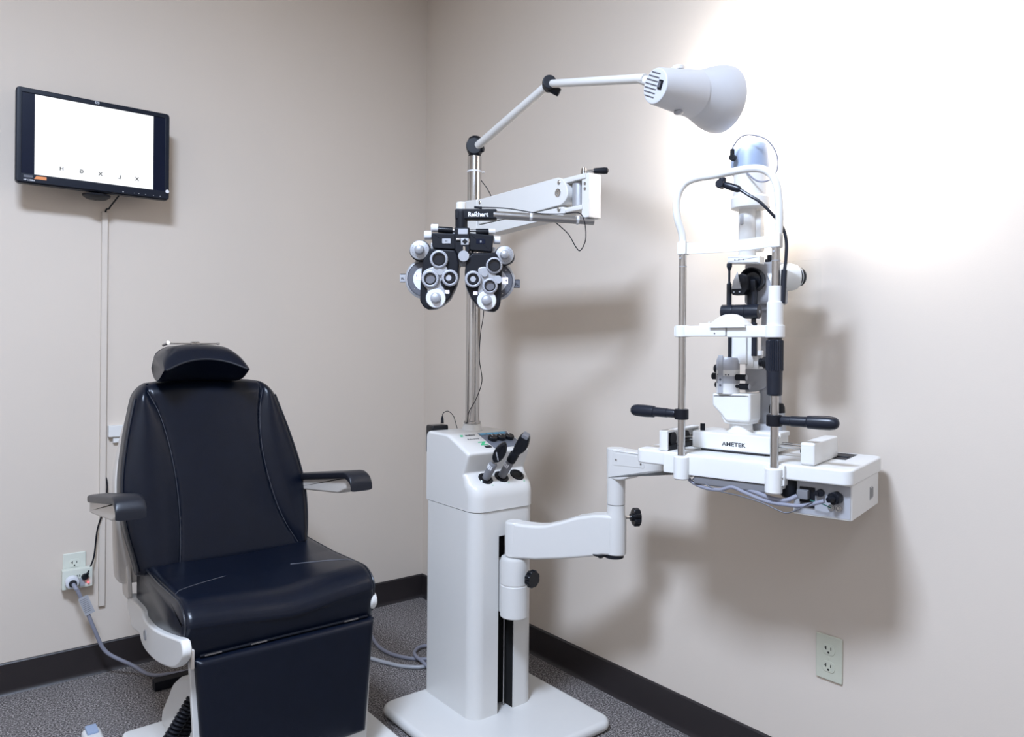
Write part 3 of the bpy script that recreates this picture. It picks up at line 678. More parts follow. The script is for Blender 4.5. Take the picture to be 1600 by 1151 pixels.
    g.prism(lo, frame((ax-.024, 0, 0), (0, 1, 0), (0, 0, 1), (1, 0, 0)), .046, .0025); obj('lower_link', g, 'white', arm_)
    for (y, z, r) in ((-1.408, 1.594, .0115), (-1.412, 1.622, .006), (-1.412, 1.548, .006), (-1.036, 1.622, .005), (-1.036, 1.532, .005)):
        g = G(); g.lathe([(r, 0), (r, .001), (r*.8, .002), (r*.35, .002), (r*.3, .0008), (0, .0008)], (ax-.0265, y, z), (ax-1, y, z), 24); obj('bolt', g, 'chrome', arm_)
    # end bracket
    bx = -.402
    g = G(); g.span((bx-.030, -1.512, 1.617), (bx+.022, -1.425, 1.632), .004); g.span((bx-.030, -1.500, 1.535), (bx+.022, -1.425, 1.549), .004)
    g.span((bx-.026, -1.522, 1.512), (bx+.022, -1.494, 1.632), .004); eb = obj('end_bracket', g, 'white', arm_)
    g = G(); g.cyl((bx-.004, -1.462, 1.549), (bx-.004, -1.462, 1.617), .019); obj('hinge_barrel', g, 'silver', arm_)
    g = G(); g.cyl((bx-.002, -1.478, 1.632), (bx-.002, -1.478, 1.655), .009, .007); g.cyl((bx+.002, -1.478, 1.646), (bx+.022, -1.494, 1.648), .004); obj('lock_lever', g, 'chrome', arm_)
    g = G(); p = Vector((bx+.020, -1.493, 1.648)); d = Vector((.78, -.62, .02)).normalized(); g.lathe([(.006, 0), (.0075, .003), (.0095, .03), (.0085, .038), (.004, .041)], p, p+d, 20); obj('lever_grip', g, 'black', arm_)
    for z in (1.604, 1.590):
        g = G(); g.lathe([(.0042, 0), (.0042, .001), (.003, .0016), (0, .0016)], (bx-.0265, -1.508, z), (bx-1, -1.508, z), 16); obj('screw', g, 'steel', eb)
    # steel tube back to the phoropter and black clamp
    A, B = at(771, 335.5, 1.97), at(928, 345.5, 1.99)
    g = G(); g.cyl(A, B, .0105, ch=.001, n=32); tb = obj('support_tube', g, 'steel', arm_)
    g = G(); e = (B-A).normalized(); 
    for s_ in (.37, .835):
        c = A+(B-A)*s_; g.ring(c-e*.0035, c+e*.0035, .0118, .0104)
    obj('cable_tie', g, 'dialw', tb, label='white cable tie')
    # --- slit lamp arm
    p1 = Vector((-.408, -1.194, 0)); p2 = Vector((-.27, -1.482, 0))
    g = G(); g.lathe([(.040, 0), (.043, .003), (.043, .096), (.0412, .098), (.0412, .100), (.043, .102), (.043, .172), (.040, .180), (.012, .183)], p1+Vector((0, 0, .344)), p1+Vector((0, 0, 2)), 40); g.span((-.428, -1.18, .345), (-.362, -1.115, .505), .006)
    br = obj('arm_bracket', g, 'white', t)
    d = (p2-p1).normalized(); nx = Vector((-d.y, d.x, 0))*1
    g = G()
    # swing arm lofted from the column end to the far knuckle
    st = [(-.018, .025, .526, .630), (0, .029, .526, .632), (.033, .029, .527, .631), (.08, .026, .530, .632), (.11, .025, .535, .636), (.16, .025, .543, .652), (.21, .026, .553, .672), (.26, .028, .564, .684), (.29, .030, .572, .687), (.318, .028, .574, .687)]
    b = bmesh.new(); rows = []
    for (s_, hw, zb_, zt_) in st:
        P = rrect(hw*2, zt_-zb_, .009, 0, (zt_+zb_)/2, 4); rows.append([b.verts.new(p1+d*s_+nx*x+Vector((0, 0, z))) for x, z in P])
    for A_, B_ in zip(rows, rows[1:]):
        for i in range(len(A_)): b.faces.new((A_[i], A_[(i+1) % len(A_)], B_[(i+1) % len(A_)], B_[i]))
    b.faces.new(rows[0][::-1]); b.faces.new(rows[-1]); bmesh.ops.recalc_face_normals(b, faces=b.faces)
    g.merge(b); g.lathe([(.026, 0), (.029, .003), (.031, .098), (.026, .1045)], p1+Vector((0, 0, .5275)), p1+Vector((0, 0, 2)), 36)
    g.lathe([(.026, 0), (.030, .004), (.030, .10), (.026, .115), (.0255, .142)], p2+Vector((0, 0, .573)), p2+Vector((0, 0, 2)), 36)
    sw = obj('swing_arm', g, 'white', t, sharp=40)
    # upper knuckle and bar to the table
    g = G(); g.lathe([(.0245, 0), (.026, .002), (.0265, .06), (.028, .156), (.026, .160)], p2+Vector((0, 0, .7165)), p2+Vector((0, 0, 2)), 36)
    q2 = Vector((-.235, -1.93, 0)); d2 = (q2-p2).normalized(); n2 = Vector((-d2.y, d2.x, 0)); L2 = (q2-p2).length
    F = frame(p2-n2*.027, d2, (0, 0, 1), n2.cross(Vector((0, 0, 0))) if False else d2.cross(Vector((0, 0, 1))))
    F = frame(p2-d2.cross(Vector((0, 0, 1)))*.027, d2, (0, 0, 1), d2.cross(Vector((0, 0, 1))))
    g.prism(rpoly([(-.01, .8755), (L2, .8755), (L2, .840), (.22, .838), (.14, .826), (.085, .812), (.04, .790), (-.01, .790)], [.004, .004, .004, .02, .02, .02, .02, .004]), F, .054, .005)
    ub = obj('table_arm', g, 'white', t, sharp=40)
    g = G(F); g.prism(rpoly([(.012, .866), (.118, .866), (.118, .836), (.012, .832)], .002), Matrix.Translation((0, 0, .0536)), .0014, .0005); ob = obj('cover_plate', g, 'white', ub)
    g = G(F)
    for x, z in ((.022, .848), (.108, .846)): g.cyl((x, z, .0548), (x, z, .0562), .003, n=14)
    obj('screw', g, 'steel', ub)
    # star knobs
    def star(c, dr, parent, stem):
        c = Vector(c); dr = Vector(dr).normalized(); g = G(); g.cyl(c, c+dr*stem, .0045); s0_ = obj('knob_stem', g, 'chrome', parent)
        g = G(); a_ = c+dr*stem*.8; g.cyl(a_, a_+dr*.010, .011); g.knurl(a_+dr*.008, a_+dr*.027, .0265, 8, .2); obj('star_knob', g, 'blackg', parent, label='black star knob')
    star(p1+Vector((.008, -.034, .471)), (.12, -.99, 0), br, .022)
    star(p2+Vector((.020, -.014, .678)), (.86, -.50, 0), sw, .022)
    g = G(); g.lathe([(.006, -.012), (.010, -.008), (.022, -.004), (.024, 0)], p2+Vector((-.03, .03, .573)), p2+Vector((-.03, .03, 2)), 24); g.cyl(p2+Vector((-.005, 0, .566)), p2+Vector((-.005, 0, .575)), .027); obj('stop_lever', g, 'black', sw)
    return wells, wn
wells, wn = build_stand()

# handheld scopes charging in the wells
def scope(name, label, c, tilt, kind):
    t = thing(name, label, 'scope', c); a = (wn+Vector(tilt)).normalized(); F = axis_frame(c, c+a, (0, 1, 0))
    g = G(F); g.lathe([(.012, .0022), (.0125, .006), (.0132, .048), (.0128, .058), (.010, .062)], (0, 0, 0), (0, 0, 1), 28); h = obj('handle', g, 'grey', t)
    g = G(F)
    for k in range(5):
        an = -2.4+k*.42; g.box((0, 0, 0), (.0035, .0006, .014), 0, m=Matrix.Rotation(an, 4, 'Z') @ Matrix.Translation((0, -.0132, .048)))
    obj('markings', g, 'wink', h)
    if kind == 0:
        g = G(F); g.cyl((0, 0, .061), (0, 0, .074), .0065); obj('neck', g, 'chrome', t)
        nv = (CAM-c).normalized(); nv = (nv-a*nv.dot(a)).normalized(); xx = a.cross(nv)*-1
        F2 = frame(c+a*.072-nv*.011, nv.cross(a)*-1, a, nv)
        if F2.determinant() < 0: F2 = frame(c+a*.072-nv*.011, nv.cross(a), a, nv)
        g = G(F2); g.prism(smoothpoly([(0, -.004), (.013, .006), (.019, .026), (.017, .048), (.006, .068), (-.004, .068), (-.014, .048), (-.0165, .026), (-.012, .006)], 4), Matrix(), .022, .007, 4)
        hd = obj('scope_head', g, 'blackg', t)
        text('Welch Allyn', F2 @ Matrix.Translation((0, .022, .0222)) @ Matrix.Rotation(-.9, 4, 'Z'), .0058, 'wink', hd, 'lettering')
    else:
        g = G(F); g.lathe([(.011, .061), (.0145, .064), (.0148, .092), (.012, .098), (.010, .104)], (0, 0, 0), (0, 0, 1), 28); obj('collar', g, 'black', t)
        nv = (CAM-c).normalized(); nv = (nv-a*nv.dot(a)).normalized(); xr = nv.cross(a); xr = xr if xr.dot(RT) > 0 else -xr
        F2 = frame(c+a*.098-nv*.013, xr, a, nv)
        F2 = F2 if F2.determinant() > 0 else frame(c+a*.098+nv*.013, xr, a, -nv)
        g = G(F2); g.prism(rpoly([(-.010, -.004), (.010, -.004), (.022, .020), (.024, .040), (.018, .062), (.012, .072), (-.010, .072), (-.015, .058), (-.014, .02)], .006), Matrix(), .026, .007, 4); hd = obj('scope_head', g, 'blackg', t)
        g = G(F2); g.prism(rrect(.022, .014, .005, .001, .066), Matrix.Translation((0, 0, -.001)), .028, .003); obj('brow_rest', g, 'grey', hd)
scope('retinoscope', 'short black and grey handheld scope in the left well of the instrument stand', wells[0], (.10, .05, 0), 0)
scope('ophthalmoscope', 'taller black and grey handheld scope in the middle well of the instrument stand', wells[1], (.14, .04, 0), 1)

# black adapter clipped behind the stand's head
t = thing('charger_box', 'small black charger box fixed behind the top of the instrument stand with a looping lead', 'charger', (-.48, -.85, .80))
g = G(); g.box((-.472, -.853, .853), (.064, .044, .094), .008, 3); ab = obj('charger_body', g, 'blackg', t)
g = G(); c = Vector((-.458, -.862, .904)); g.lathe([(.0055, 0), (.005, .006), (.0045, .016), (.002, .024)], c, c+Vector((0, 0, 1)), 14); obj('connector', g, 'black', t)
g = G(); g.tube([c+Vector((0, 0, .02)), c+Vector((.004, 0, .034)), c+Vector((.02, -.004, .040)), c+Vector((.036, -.01, .026)), c+Vector((.040, -.018, .006)), c+Vector((.040, -.03, -.017))], .0013, 6, 6); obj('lead', g, 'black', t)

# ================================================================== EXAM LAMP
def build_lamp():
    J0 = Vector((PX, PY, 1.795)); J1 = Vector((PX, PY, 1.822)); J2 = at(858, 131, 2.12); J3 = at(1008, 122.5, 1.74)
    t = thing('exam_lamp', 'white articulated examination lamp with a conical shade, mounted on top of the chrome pole', 'lamp', J0)
    g = G(); g.lathe([(.020, 0), (.022, .002), (.020, .006), (.016, .010)], J0, J0+UP0, 28); g.box(J1+Vector((0, 0, .010)), (.036, .040, .062), .014, 3)
    sd = RT0; g.cyl(J1-sd*.0-FW*.024+Vector((0, 0, .004)), J1+FW*.02+Vector((0, 0, .004)), .028); g.cyl(J1+sd*.010-FW*.010+Vector((0, 0, -.004)), J1+sd*.030-FW*.016+Vector((0, 0, -.004)), .012); obj('base_joint', g, 'black', t)
    a = J1+(J2-J1).normalized()*.022; g = G(); g.cyl(a, J2-(J2-J1).normalized()*.012, .0138, .0125, ch=.001); obj('lower_arm', g, 'white', t)
    g = G(); g.box(J2, (.034, .034, .03), .011, 3); g.cyl(J2-FW*.020, J2+FW*.02, .020); q = J2+RT*.012-UP*.016; g.cyl(q-RT*.012+UP*.006, q+RT*.018-UP*.010, .012); obj('elbow_joint', g, 'black', t)
    g = G(); e = (J3-J2).normalized(); g.cyl(J2+e*.018, J3, .0112, ch=.001); obj('upper_arm', g, 'white', t)
    A, B = at(1023, 134, 1.68), at(1127, 156, 1.79); ax = (B-A).normalized(); L = (B-A).length
    pf = [(.036, 0), (.0395, .002), (.041, .006), (.046, L*.22), (.052, L*.46), (.0545, L*.56), (.0550, L*.566), (.0538, L*.572), (.0555, L*.60), (.062, L*.69), (.071, L*.80), (.0765, L*.88), (.0795, L*.96), (.080, L), (.076, L), (.074, L*.97), (.068, L*.85), (.058, L*.70), (.050, L*.56), (.0, L*.50)]
    g = G(); g.lathe(pf, A, B, 56, closed=True); sh = obj('lamp_shade', g, 'lampw', t, sharp=30)
    # grille with slots and rocker switch on the rear face
    up = UP - ax*UP.dot(ax); up.normalize(); F = frame(A, ax.cross(up)*1, up, -ax)
    if F.determinant() < 0: F = frame(A, up.cross(ax), up, -ax)
    # slanted slots
    Rz = Matrix.Rotation(math.radians(-27), 4, 'Z'); g = G(F @ Rz)
    for k in range(7):
        y = .028-k*.0088; hw = math.sqrt(max(0, .036**2-y*y)); x0 = -hw*.96; x1 = min(.008, hw*.9); g.box(((x0+x1)/2, y, .0006), (x1-x0, .0022, .0016), 0)
    obj('vent_slot', g, 'dgrey', sh, label='grey cooling slots')
    g = G(F @ Rz); g.box((.019, .006, .001), (.013, .021, .004), .001); sw = obj('switch', g, 'black', sh)
    g = G(F @ Rz); g.box((.019, .006, .004), (.008, .013, .003), .001); obj('rocker', g, 'dgrey', sw)
    c = A+ax*L*.34; g = G(); u2 = up; g.lathe([(.016, 0), (.016, .006), (.012, .010), (.0, .011)], c+u2*.0475, c+u2, 24); obj('pivot_cap', g, 'white', sh); g = G(); g.lathe([(.011, 0), (.011, .004), (.008, .006), (.0, .006)], c-u2*.0485+ax*.0, c-u2, 20); obj('pivot_cap', g, 'lgrey', sh); g = G(); g.cyl(J3-e*.02, A+ax*.035, .0115); obj('arm_socket', g, 'white', sh)
    c = A+ax*L*.80; g = G(); g.lathe([(.0, 0), (.044, .004), (.052, .012), (.050, .018), (.0, .024)], A+ax*L*.66, B, 32); obj('bulb', g, 'bulb', t, label='lit flood bulb')
    l = bpy.data.lights.new('exam_lamp_light', 'SPOT'); l.energy = 40; l.color = (.97, .98, 1); l.spot_size = math.radians(165); l.spot_blend = 1; l.shadow_soft_size = .05
    o = bpy.data.objects.new('exam_lamp_light', l); coll.objects.link(o); o.location = A+ax*L*.90; o.rotation_euler = ax.to_track_quat('-Z', 'Y').to_euler()
build_lamp()

# ================================================================== PHOROPTER
def build_phoropter():
    K = 1.975; S = K/FPX; O = at(722, 420, K); R0 = Vector((.80, -.60, .012)).normalized(); Nn = Vector((-.60, -.80, 0)).normalized(); U0 = Nn.cross(R0); U0 = U0 if U0.z > 0 else -U0
    FR = frame(O, R0, U0, R0.cross(U0))
    t = thing('phoropter', 'black and silver phoropter with twin lens turrets hanging from the stand arm', 'phoropter', O)
    def c(X, Y, w=0): return Vector(((620+X/6.77-722)*S, -(330+Y/6.77-420)*S, w))
    def pl(pts): return [(c(x, y).x, c(x, y).y) for x, y in pts]
    def px(v): return v/6.77*S
    Z = lambda w: Matrix.Translation((0, 0, w))
    def disc(x, y, r, w0, w1, name, m, parent, n=40, label=None):
        g = G(FR); g.lathe([(px(r)*.92, 0), (px(r), px(r)*.06), (px(r), abs(w1-w0)-px(r)*.05), (px(r)*.95, abs(w1-w0))], c(x, y, w0), c(x, y, w1), n); return obj(name, g, m, parent, label=label)
    # clamp and neck
    g = G(FR); g.box((c(840, -3).x, c(0, 38).y, 0), (px(440), px(112), .030), .005, 3); ck = obj('clamp', g, 'black', t)
    g = G(FR); g.cyl(c(1005, 40), c(1062, 40), px(52)); obj('clamp_sleeve', g, 'blackg', ck)
    g = G(FR); g.cyl(c(685, 205), c(685, 0), px(66)); obj('neck', g, 'black', t)
    g = G(FR); g.cyl(c(683, -8), c(683, -95), px(52)); obj('neck_cap', g, 'white', t)
    text('Reichert', FR @ Z(0) @ Matrix.Translation(c(862, 45, .0155)), .0165, 'wink', ck, 'maker_lettering', bold=.0005, sx=.95)
    g = G(FR); g.cyl(c(845, 22, .0148), c(845, 22, .0156), .0022, n=14); obj('maker_mark', g, 'wink', ck)
    # centre block
    g = G(FR); g.prism(rpoly(pl([(615, 185), (775, 185), (775, 420), (735, 500), (665, 500), (620, 420)]), .004), Z(-.02), .045, .003); cb = obj('centre_block', g, 'black', t)
    g = G(FR); g.prism(rrect(px(100), px(58), .002, c(705, 0).x, c(0, 229).y), Z(.0245), .002, .0006); obj('level_vial', g, 'silver', cb)
    g = G(FR); dm = [(725, 298), (762, 335), (725, 372), (688, 335)]
    g.prism(pl([(683, 300), (765, 300), (765, 370), (683, 370)]), Z(.024), .004, .001); df = obj('convergence_plate', g, 'silver', cb)
    g = G(FR); g.prism(pl([(725, 305), (755, 335), (725, 365), (695, 335)]), Z(.028), .0006, 0); obj('aperture', g, 'hole', df)
    g = G(FR); g.cyl(c(635, 312, .026), c(684, 312, .026), px(16)); g.cyl(c(765, 310, .024), c(765, 345, .024), px(8)); g.cyl(c(715, 385, .024), c(715, 440, .024), px(14)); g.cyl(c(665, 560, 0), c(665, 600, 0), px(10)); obj('adjusting_pin', g, 'chrome', cb)
    disc(712, 487, 58, .004, .030, 'centre_knob', 'silver', t); 
    g = G(FR); g.prism(rpoly(pl([(600, 415), (632, 415), (640, 500), (790, 500), (790, 425), (815, 425), (800, 520), (745, 580), (660, 580), (615, 520)]), .003), Z(-.022), .022, .003); obj('yoke', g, 'lgrey', t)
    # cross bars
    for side, bar, win, wm, slid in ((-1, [(380, 238), (625, 245), (625, 412), (405, 402), (380, 380)], (531, 326, 88, 52), 'silver', 0), (1, [(765, 240), (1028, 262), (1005, 440), (780, 420), (765, 400)], (890, 330, 96, 50), 'screen', 1)):
        g = G(FR); g.prism(rpoly(pl(bar), .003), Z(-.018), .038, .003); b = obj('cross_bar', g, 'black', t)
        g = G(FR); g.prism(rrect(px(win[2]), px(win[3]), .0015, c(win[0], 0).x, c(0, win[1]).y), Z(.0198), .0012, .0003); wd = obj('scale_window', g, wm, b)
        text('64' if side < 0 else '|||', FR @ Matrix.Translation(c(win[0], win[1], .0213)), .006, 'ink' if side < 0 else 'wink', wd, 'scale_mark')
    def rod(pts, m, name, r):
        g = G(FR); g.cyl(c(*pts[0]), c(*pts[1]), px(r)); return obj(name, g, m, t)
    rod([(440, 195, .004), (592, 205, .004)], 'blackg', 'slide', 34); rod([(588, 205, .004), (628, 205, .004)], 'chrome', 'slide_rod', 18); rod([(590, 235, 0), (628, 235, 0)], 'silver', 'slide_rod', 14)
    rod([(366, 180, .004), (444, 180, .004)], 'dialw', 'levelling_knob', 42); rod([(294, 254, 0), (374, 254, 0)], 'dialw', 'spacing_knob', 46)
    rod([(770, 208, .004), (842, 208, .004)], 'chrome', 'slide_rod', 14); rod([(838, 220, .004), (975, 220, .004)], 'blackg', 'slide', 34); rod([(970, 215, .004), (1045, 215, .004)], 'white', 'levelling_knob', 30); rod([(1024, 305, 0), (1098, 305, 0)], 'dialw', 'spacing_knob', 42)
    for (x0, x1, y) in ((365, 385, 370), (1012, 1042, 415)):
        g = G(FR); g.box(c((x0+x1)/2, y, -.004), (px(x1-x0+6), px(70), .012), .002); obj('hanger', g, 'silver', t)
    # the two turrets
    T1 = dict(body=[(352, 402), (620, 418), (650, 470), (658, 560), (655, 690), (625, 800), (565, 925), (500, 985), (415, 1032), (330, 1040), (285, 1010), (252, 950), (256, 800), (268, 640), (285, 520), (330, 450)],
              disc=(300, 712, 215), fade=(170, 660), tag=(56, 700), tagt='PL', dials=[(455, 520, 95, 60, 'lens'), (365, 725, 93, 55, 'lensl'), (570, 717, 88, 52, 'lens')], big=(420, 925, 104), top=(250, 418, 104), win=(537, 858),
              plate=[(385, 600), (530, 590), (530, 690), (470, 760), (520, 850), (500, 900), (350, 900), (330, 830), (300, 800), (275, 700), (300, 640)], hub=(465, 655), lab=(228, 685))
    T2 = dict(body=[(1052, 445), (800, 448), (752, 500), (732, 570), (722, 640), (730, 790), (790, 925), (860, 1010), (940, 1050), (1030, 1066), (1075, 1035), (1095, 980), (1105, 860), (1112, 640), (1100, 520)],
              disc=(1040, 732, 212), fade=(1180, 700), tag=(1278, 762), tagt='IIII', dials=[(1030, 585, 86, 58, 'lens'), (985, 800, 82, 50, 'lensl'), (810, 730, 88, 52, 'lens')], big=(950, 950, 102), top=(1140, 470, 98), win=(832, 872),
              plate=[(865, 612), (960, 600), (1010, 660), (1060, 690), (1080, 760), (1050, 790), (1010, 900), (880, 900), (860, 830), (890, 740), (870, 690)], hub=(930, 672), lab=(1145, 732))
    for side, T in ((-1, T1), (1, T2)):
        x, y, r = T['disc']
        tu = None
        g = G(FR); g.prism(rpoly(pl(T['body']), .004, 3), Z(-.016), .036, .005, 4); tu = obj('lens_turret', g, 'black', t)
        g = G(FR); g.prism([(a*1.0, b_) for a, b_ in rpoly([(p[0]+(.0018*side*-1), p[1]-.0006) for p in pl(T['body'])], .004, 3)], Z(-.026), .012, .003); obj('turret_back', g, 'silver', tu)
        g = G(FR); g.lathe([(px(r)*.9, 0), (px(r), .002), (px(r), .009), (px(r)*.93, .0115), (px(r)*.90, .0115)], c(x, y, -.020), c(x, y, 1), 56); ds = obj('disc_housing', g, 'silver', tu)
        g = G(FR); g.ring(c(x, y, -.0088), c(x, y, -.0070), px(r)*.89, px(r)*.60); obj('disc_ring', g, 'dgrey', ds)
        g = G(FR); g.cyl(c(x, y, -.0090), c(x, y, -.0072), px(r)*.6, ch=.0003); obj('disc_face', g, 'dialw', ds)
        g = G(FR)
        for a_ in (2.3, 2.9, 3.9) if side < 0 else (.75, -.35, -1.05): g.cyl(c(x, y, -.0072)+Vector((px(r)*.75*math.cos(a_), px(r)*.75*math.sin(a_), 0)), c(x, y, -.006)+Vector((px(r)*.75*math.cos(a_), px(r)*.75*math.sin(a_), 0)), .0011, n=10)
        obj('screw', g, 'chrome', ds)
        g = G(FR); g.prism(rrect(px(64), px(70), .001, c(T['lab'][0], 0).x, c(0, T['lab'][1]).y), Z(-.0072), .001, 0); lw = obj('power_window', g, 'palewin', ds, label='bright pale window')
        text('F1' if side < 0 else '4', FR @ Matrix.Translation(c(T['lab'][0]+(-10 if side < 0 else 14), T['lab'][1], -.0058)), .010, 'ink', lw, 'scale_mark')
        g = G(FR); g.box(c(T['tag'][0]+(6 if side < 0 else -8), T['tag'][1], -.016), (px(70), px(88), .004), .001); tg = obj('side_tag', g, 'silver' if side < 0 else 'dgrey', tu)
        g = G(FR); g.box(c(T['tag'][0]+(6 if side < 0 else -8), T['tag'][1]-42, -.0138), (px(58), px(8), .0006), 0); g.box(c(T['tag'][0]+(6 if side < 0 else -8), T['tag'][1]+42, -.0138), (px(58), px(8), .0006), 0); obj('tag_edge', g, 'ink', tg)
        text('PL', FR @ Matrix.Translation(c(T['tag'][0]+(2 if side < 0 else -8), T['tag'][1]+8, -.0136)), .0085, 'ink', tg, 'tag_lettering', bold=.0002)
        g = G(FR); g.prism(smoothpoly(pl(T['plate']), 3), Z(.019), .006, .002); pt = obj('carrier_plate', g, 'silver', tu)
        disc(T['hub'][0], T['hub'][1], 34, .025, .032, 'hub_cap', 'silver', pt, 24)
        if side > 0: disc(1070, 732, 42, .020, .027, 'stop_cap', 'lgrey', pt, 24)
        for i, (dx, dy, ro, ri, lm) in enumerate(T['dials']):
            w = .024+.003*i
            g = G(FR); Ro, Ri = px(ro), px(ri); g.lathe([(Ri, .003), (Ri*1.12, .0085), (Ro*.80, .0095), (Ro*.93, .008), (Ro, .005), (Ro, 0), (Ri, 0), (Ri, .003)], c(dx, dy, w), c(dx, dy, 1), 44, closed=False); dl = obj('lens_dial', g, 'dial', tu, label='pale graduated dial ring')
            g = G(FR); g.ring(c(dx, dy, w+.0075), c(dx, dy, w+.0105), Ri*1.16, Ri*.93); obj('rim', g, 'blackg', dl)
            g = G(FR); g.cyl(c(dx, dy, w+.001), c(dx, dy, w+.0055), Ri*.98, ch=.0003); obj('lens', g, lm, dl)
            if i == 2:
                g = G(FR); g.cyl(c(dx-(14 if side < 0 else 0), dy, w+.0050), c(dx-(14 if side < 0 else 0), dy, w+.0064), px(30), ch=.0004); obj('lens_insert', g, 'dial' if side < 0 else 'lgrey', dl)
            g = G(FR)
            for k in range(24):
                a_ = 2*PI*k/24; q = c(dx, dy, w+.0091)+Vector((Ro*.87*math.cos(a_), Ro*.87*math.sin(a_), 0)); g.box((0, 0, 0), (.0022, .0005, .0004), 0, m=Matrix.Translation(q) @ Matrix.Rotation(a_, 4, 'Z'))
            obj('graduation', g, 'ink', dl)
        dx, dy, ro = T['big']; g = G(FR); Ro = px(ro); g.lathe([(Ro*.97, 0), (Ro, .002), (Ro, .006), (Ro*.93, .009), (0, .0095)], c(dx, dy, .020), c(dx, dy, 1), 48); bd = obj('sphere_dial', g, 'dialw', tu, label='bright white dial')
        g = G(FR); g.ring(c(dx, dy, .0285), c(dx, dy, .0300), Ro*.56, Ro*.40); g.lathe([(Ro*.50, 0), (Ro*.50, .006), (Ro*.40, .013), (0, .017)], c(dx, dy, .029), c(dx, dy, 1), 32); obj('dial_knob', g, 'silver', bd)
        g = G(FR)
        for k in range(30):
            a_ = 2*PI*k/30; q = c(dx, dy, .0284)+Vector((Ro*.84*math.cos(a_), Ro*.84*math.sin(a_), 0)); g.box((0, 0, 0), (.002, .0005, .0004), 0, m=Matrix.Translation(q) @ Matrix.Rotation(a_, 4, 'Z'))
        obj('graduation', g, 'ink', bd)
        dx, dy, ro = T['top']; Ro = px(ro)
        g = G(FR); g.cyl(c(dx+4*-side, dy+4, -.006), c(dx+4*-side, dy+4, .012), Ro*1.07); kk = obj('cylinder_knob', g, 'blackg', tu)
        g = G(FR); g.lathe([(Ro*.97, 0), (Ro*.99, .004), (Ro*.93, .006), (Ro*.50, .008), (Ro*.47, .018), (Ro*.42, .022), (0, .030)], c(dx, dy, .012), c(dx, dy, 1), 44); kf = obj('knob_face', g, 'silver', kk)
        g = G(FR)
        for k in range(20):
            a_ = 2*PI*k/20; q = c(dx, dy, .0192)+Vector((Ro*.74*math.cos(a_), Ro*.74*math.sin(a_), 0)); g.box((0, 0, 0), (.0018, .0006, .0010), 0, m=Matrix.Translation(q) @ Matrix.Rotation(a_, 4, 'Z'))
        obj('graduation', g, 'ink', kf)
        g = G(FR); g.prism(rrect(px(46), px(36), .001, c(T['win'][0], 0).x, c(0, T['win'][1]).y), Z(.0195), .001, .0003); obj('reading_window', g, 'palewin', tu)
        if side > 0:
            g = G(FR); g.lathe([(px(80), 0), (px(84), .001), (px(84), .006), (px(78), .008)], c(1165, 485, -.004), c(1165, 485, 1), 36); obj('rear_dial', g, 'lensl', tu)
build_phoropter()
# thin black lead of the phoropter
t = thing('phoropter_cable', 'thin black lead draped along the phoropter arm and hanging in a loop', 'cable', at(900, 333, 1.95))
g = G(); g.tube([at(x, y, k) for x, y, k in ((745, 324, 1.93), (760, 324, 1.93), (785, 325, 1.94), (803, 327, 1.945), (826, 331, 1.95), (850, 334, 1.955), (880, 334, 1.955), (900, 332, 1.955), (909, 336, 1.95), (914, 350, 1.95), (915, 374, 1.95), (907, 391, 1.96), (900, 386, 1.97), (889, 367, 1.99), (877, 355, 2.0), (866, 346, 2.02))], .0014, 6, 6); g.cyl(at(741, 323.5, 1.93), at(753, 324.5, 1.93), .0032); obj('lead', g, 'black', t)
t = thing('pole_cable', 'thin black lead hanging down beside the chrome pole to the top of the stand', 'cable', (PX, PY-.03, 1.3))
g = G(); g.tube([at(752, 282, 2.40), at(762, 296, 2.38), at(768, 312, 2.36), at(764, 340, 2.37), at(752, 400, 2.40), at(756, 480, 2.40), at(751, 520, 2.41), at(749, 560, 2.41), at(753, 595, 2.41), at(743, 625, 2.41), at(733, 643, 2.41), at(730, 660, 2.42)], .0014, 6, 8); obj('lead', g, 'black', t)

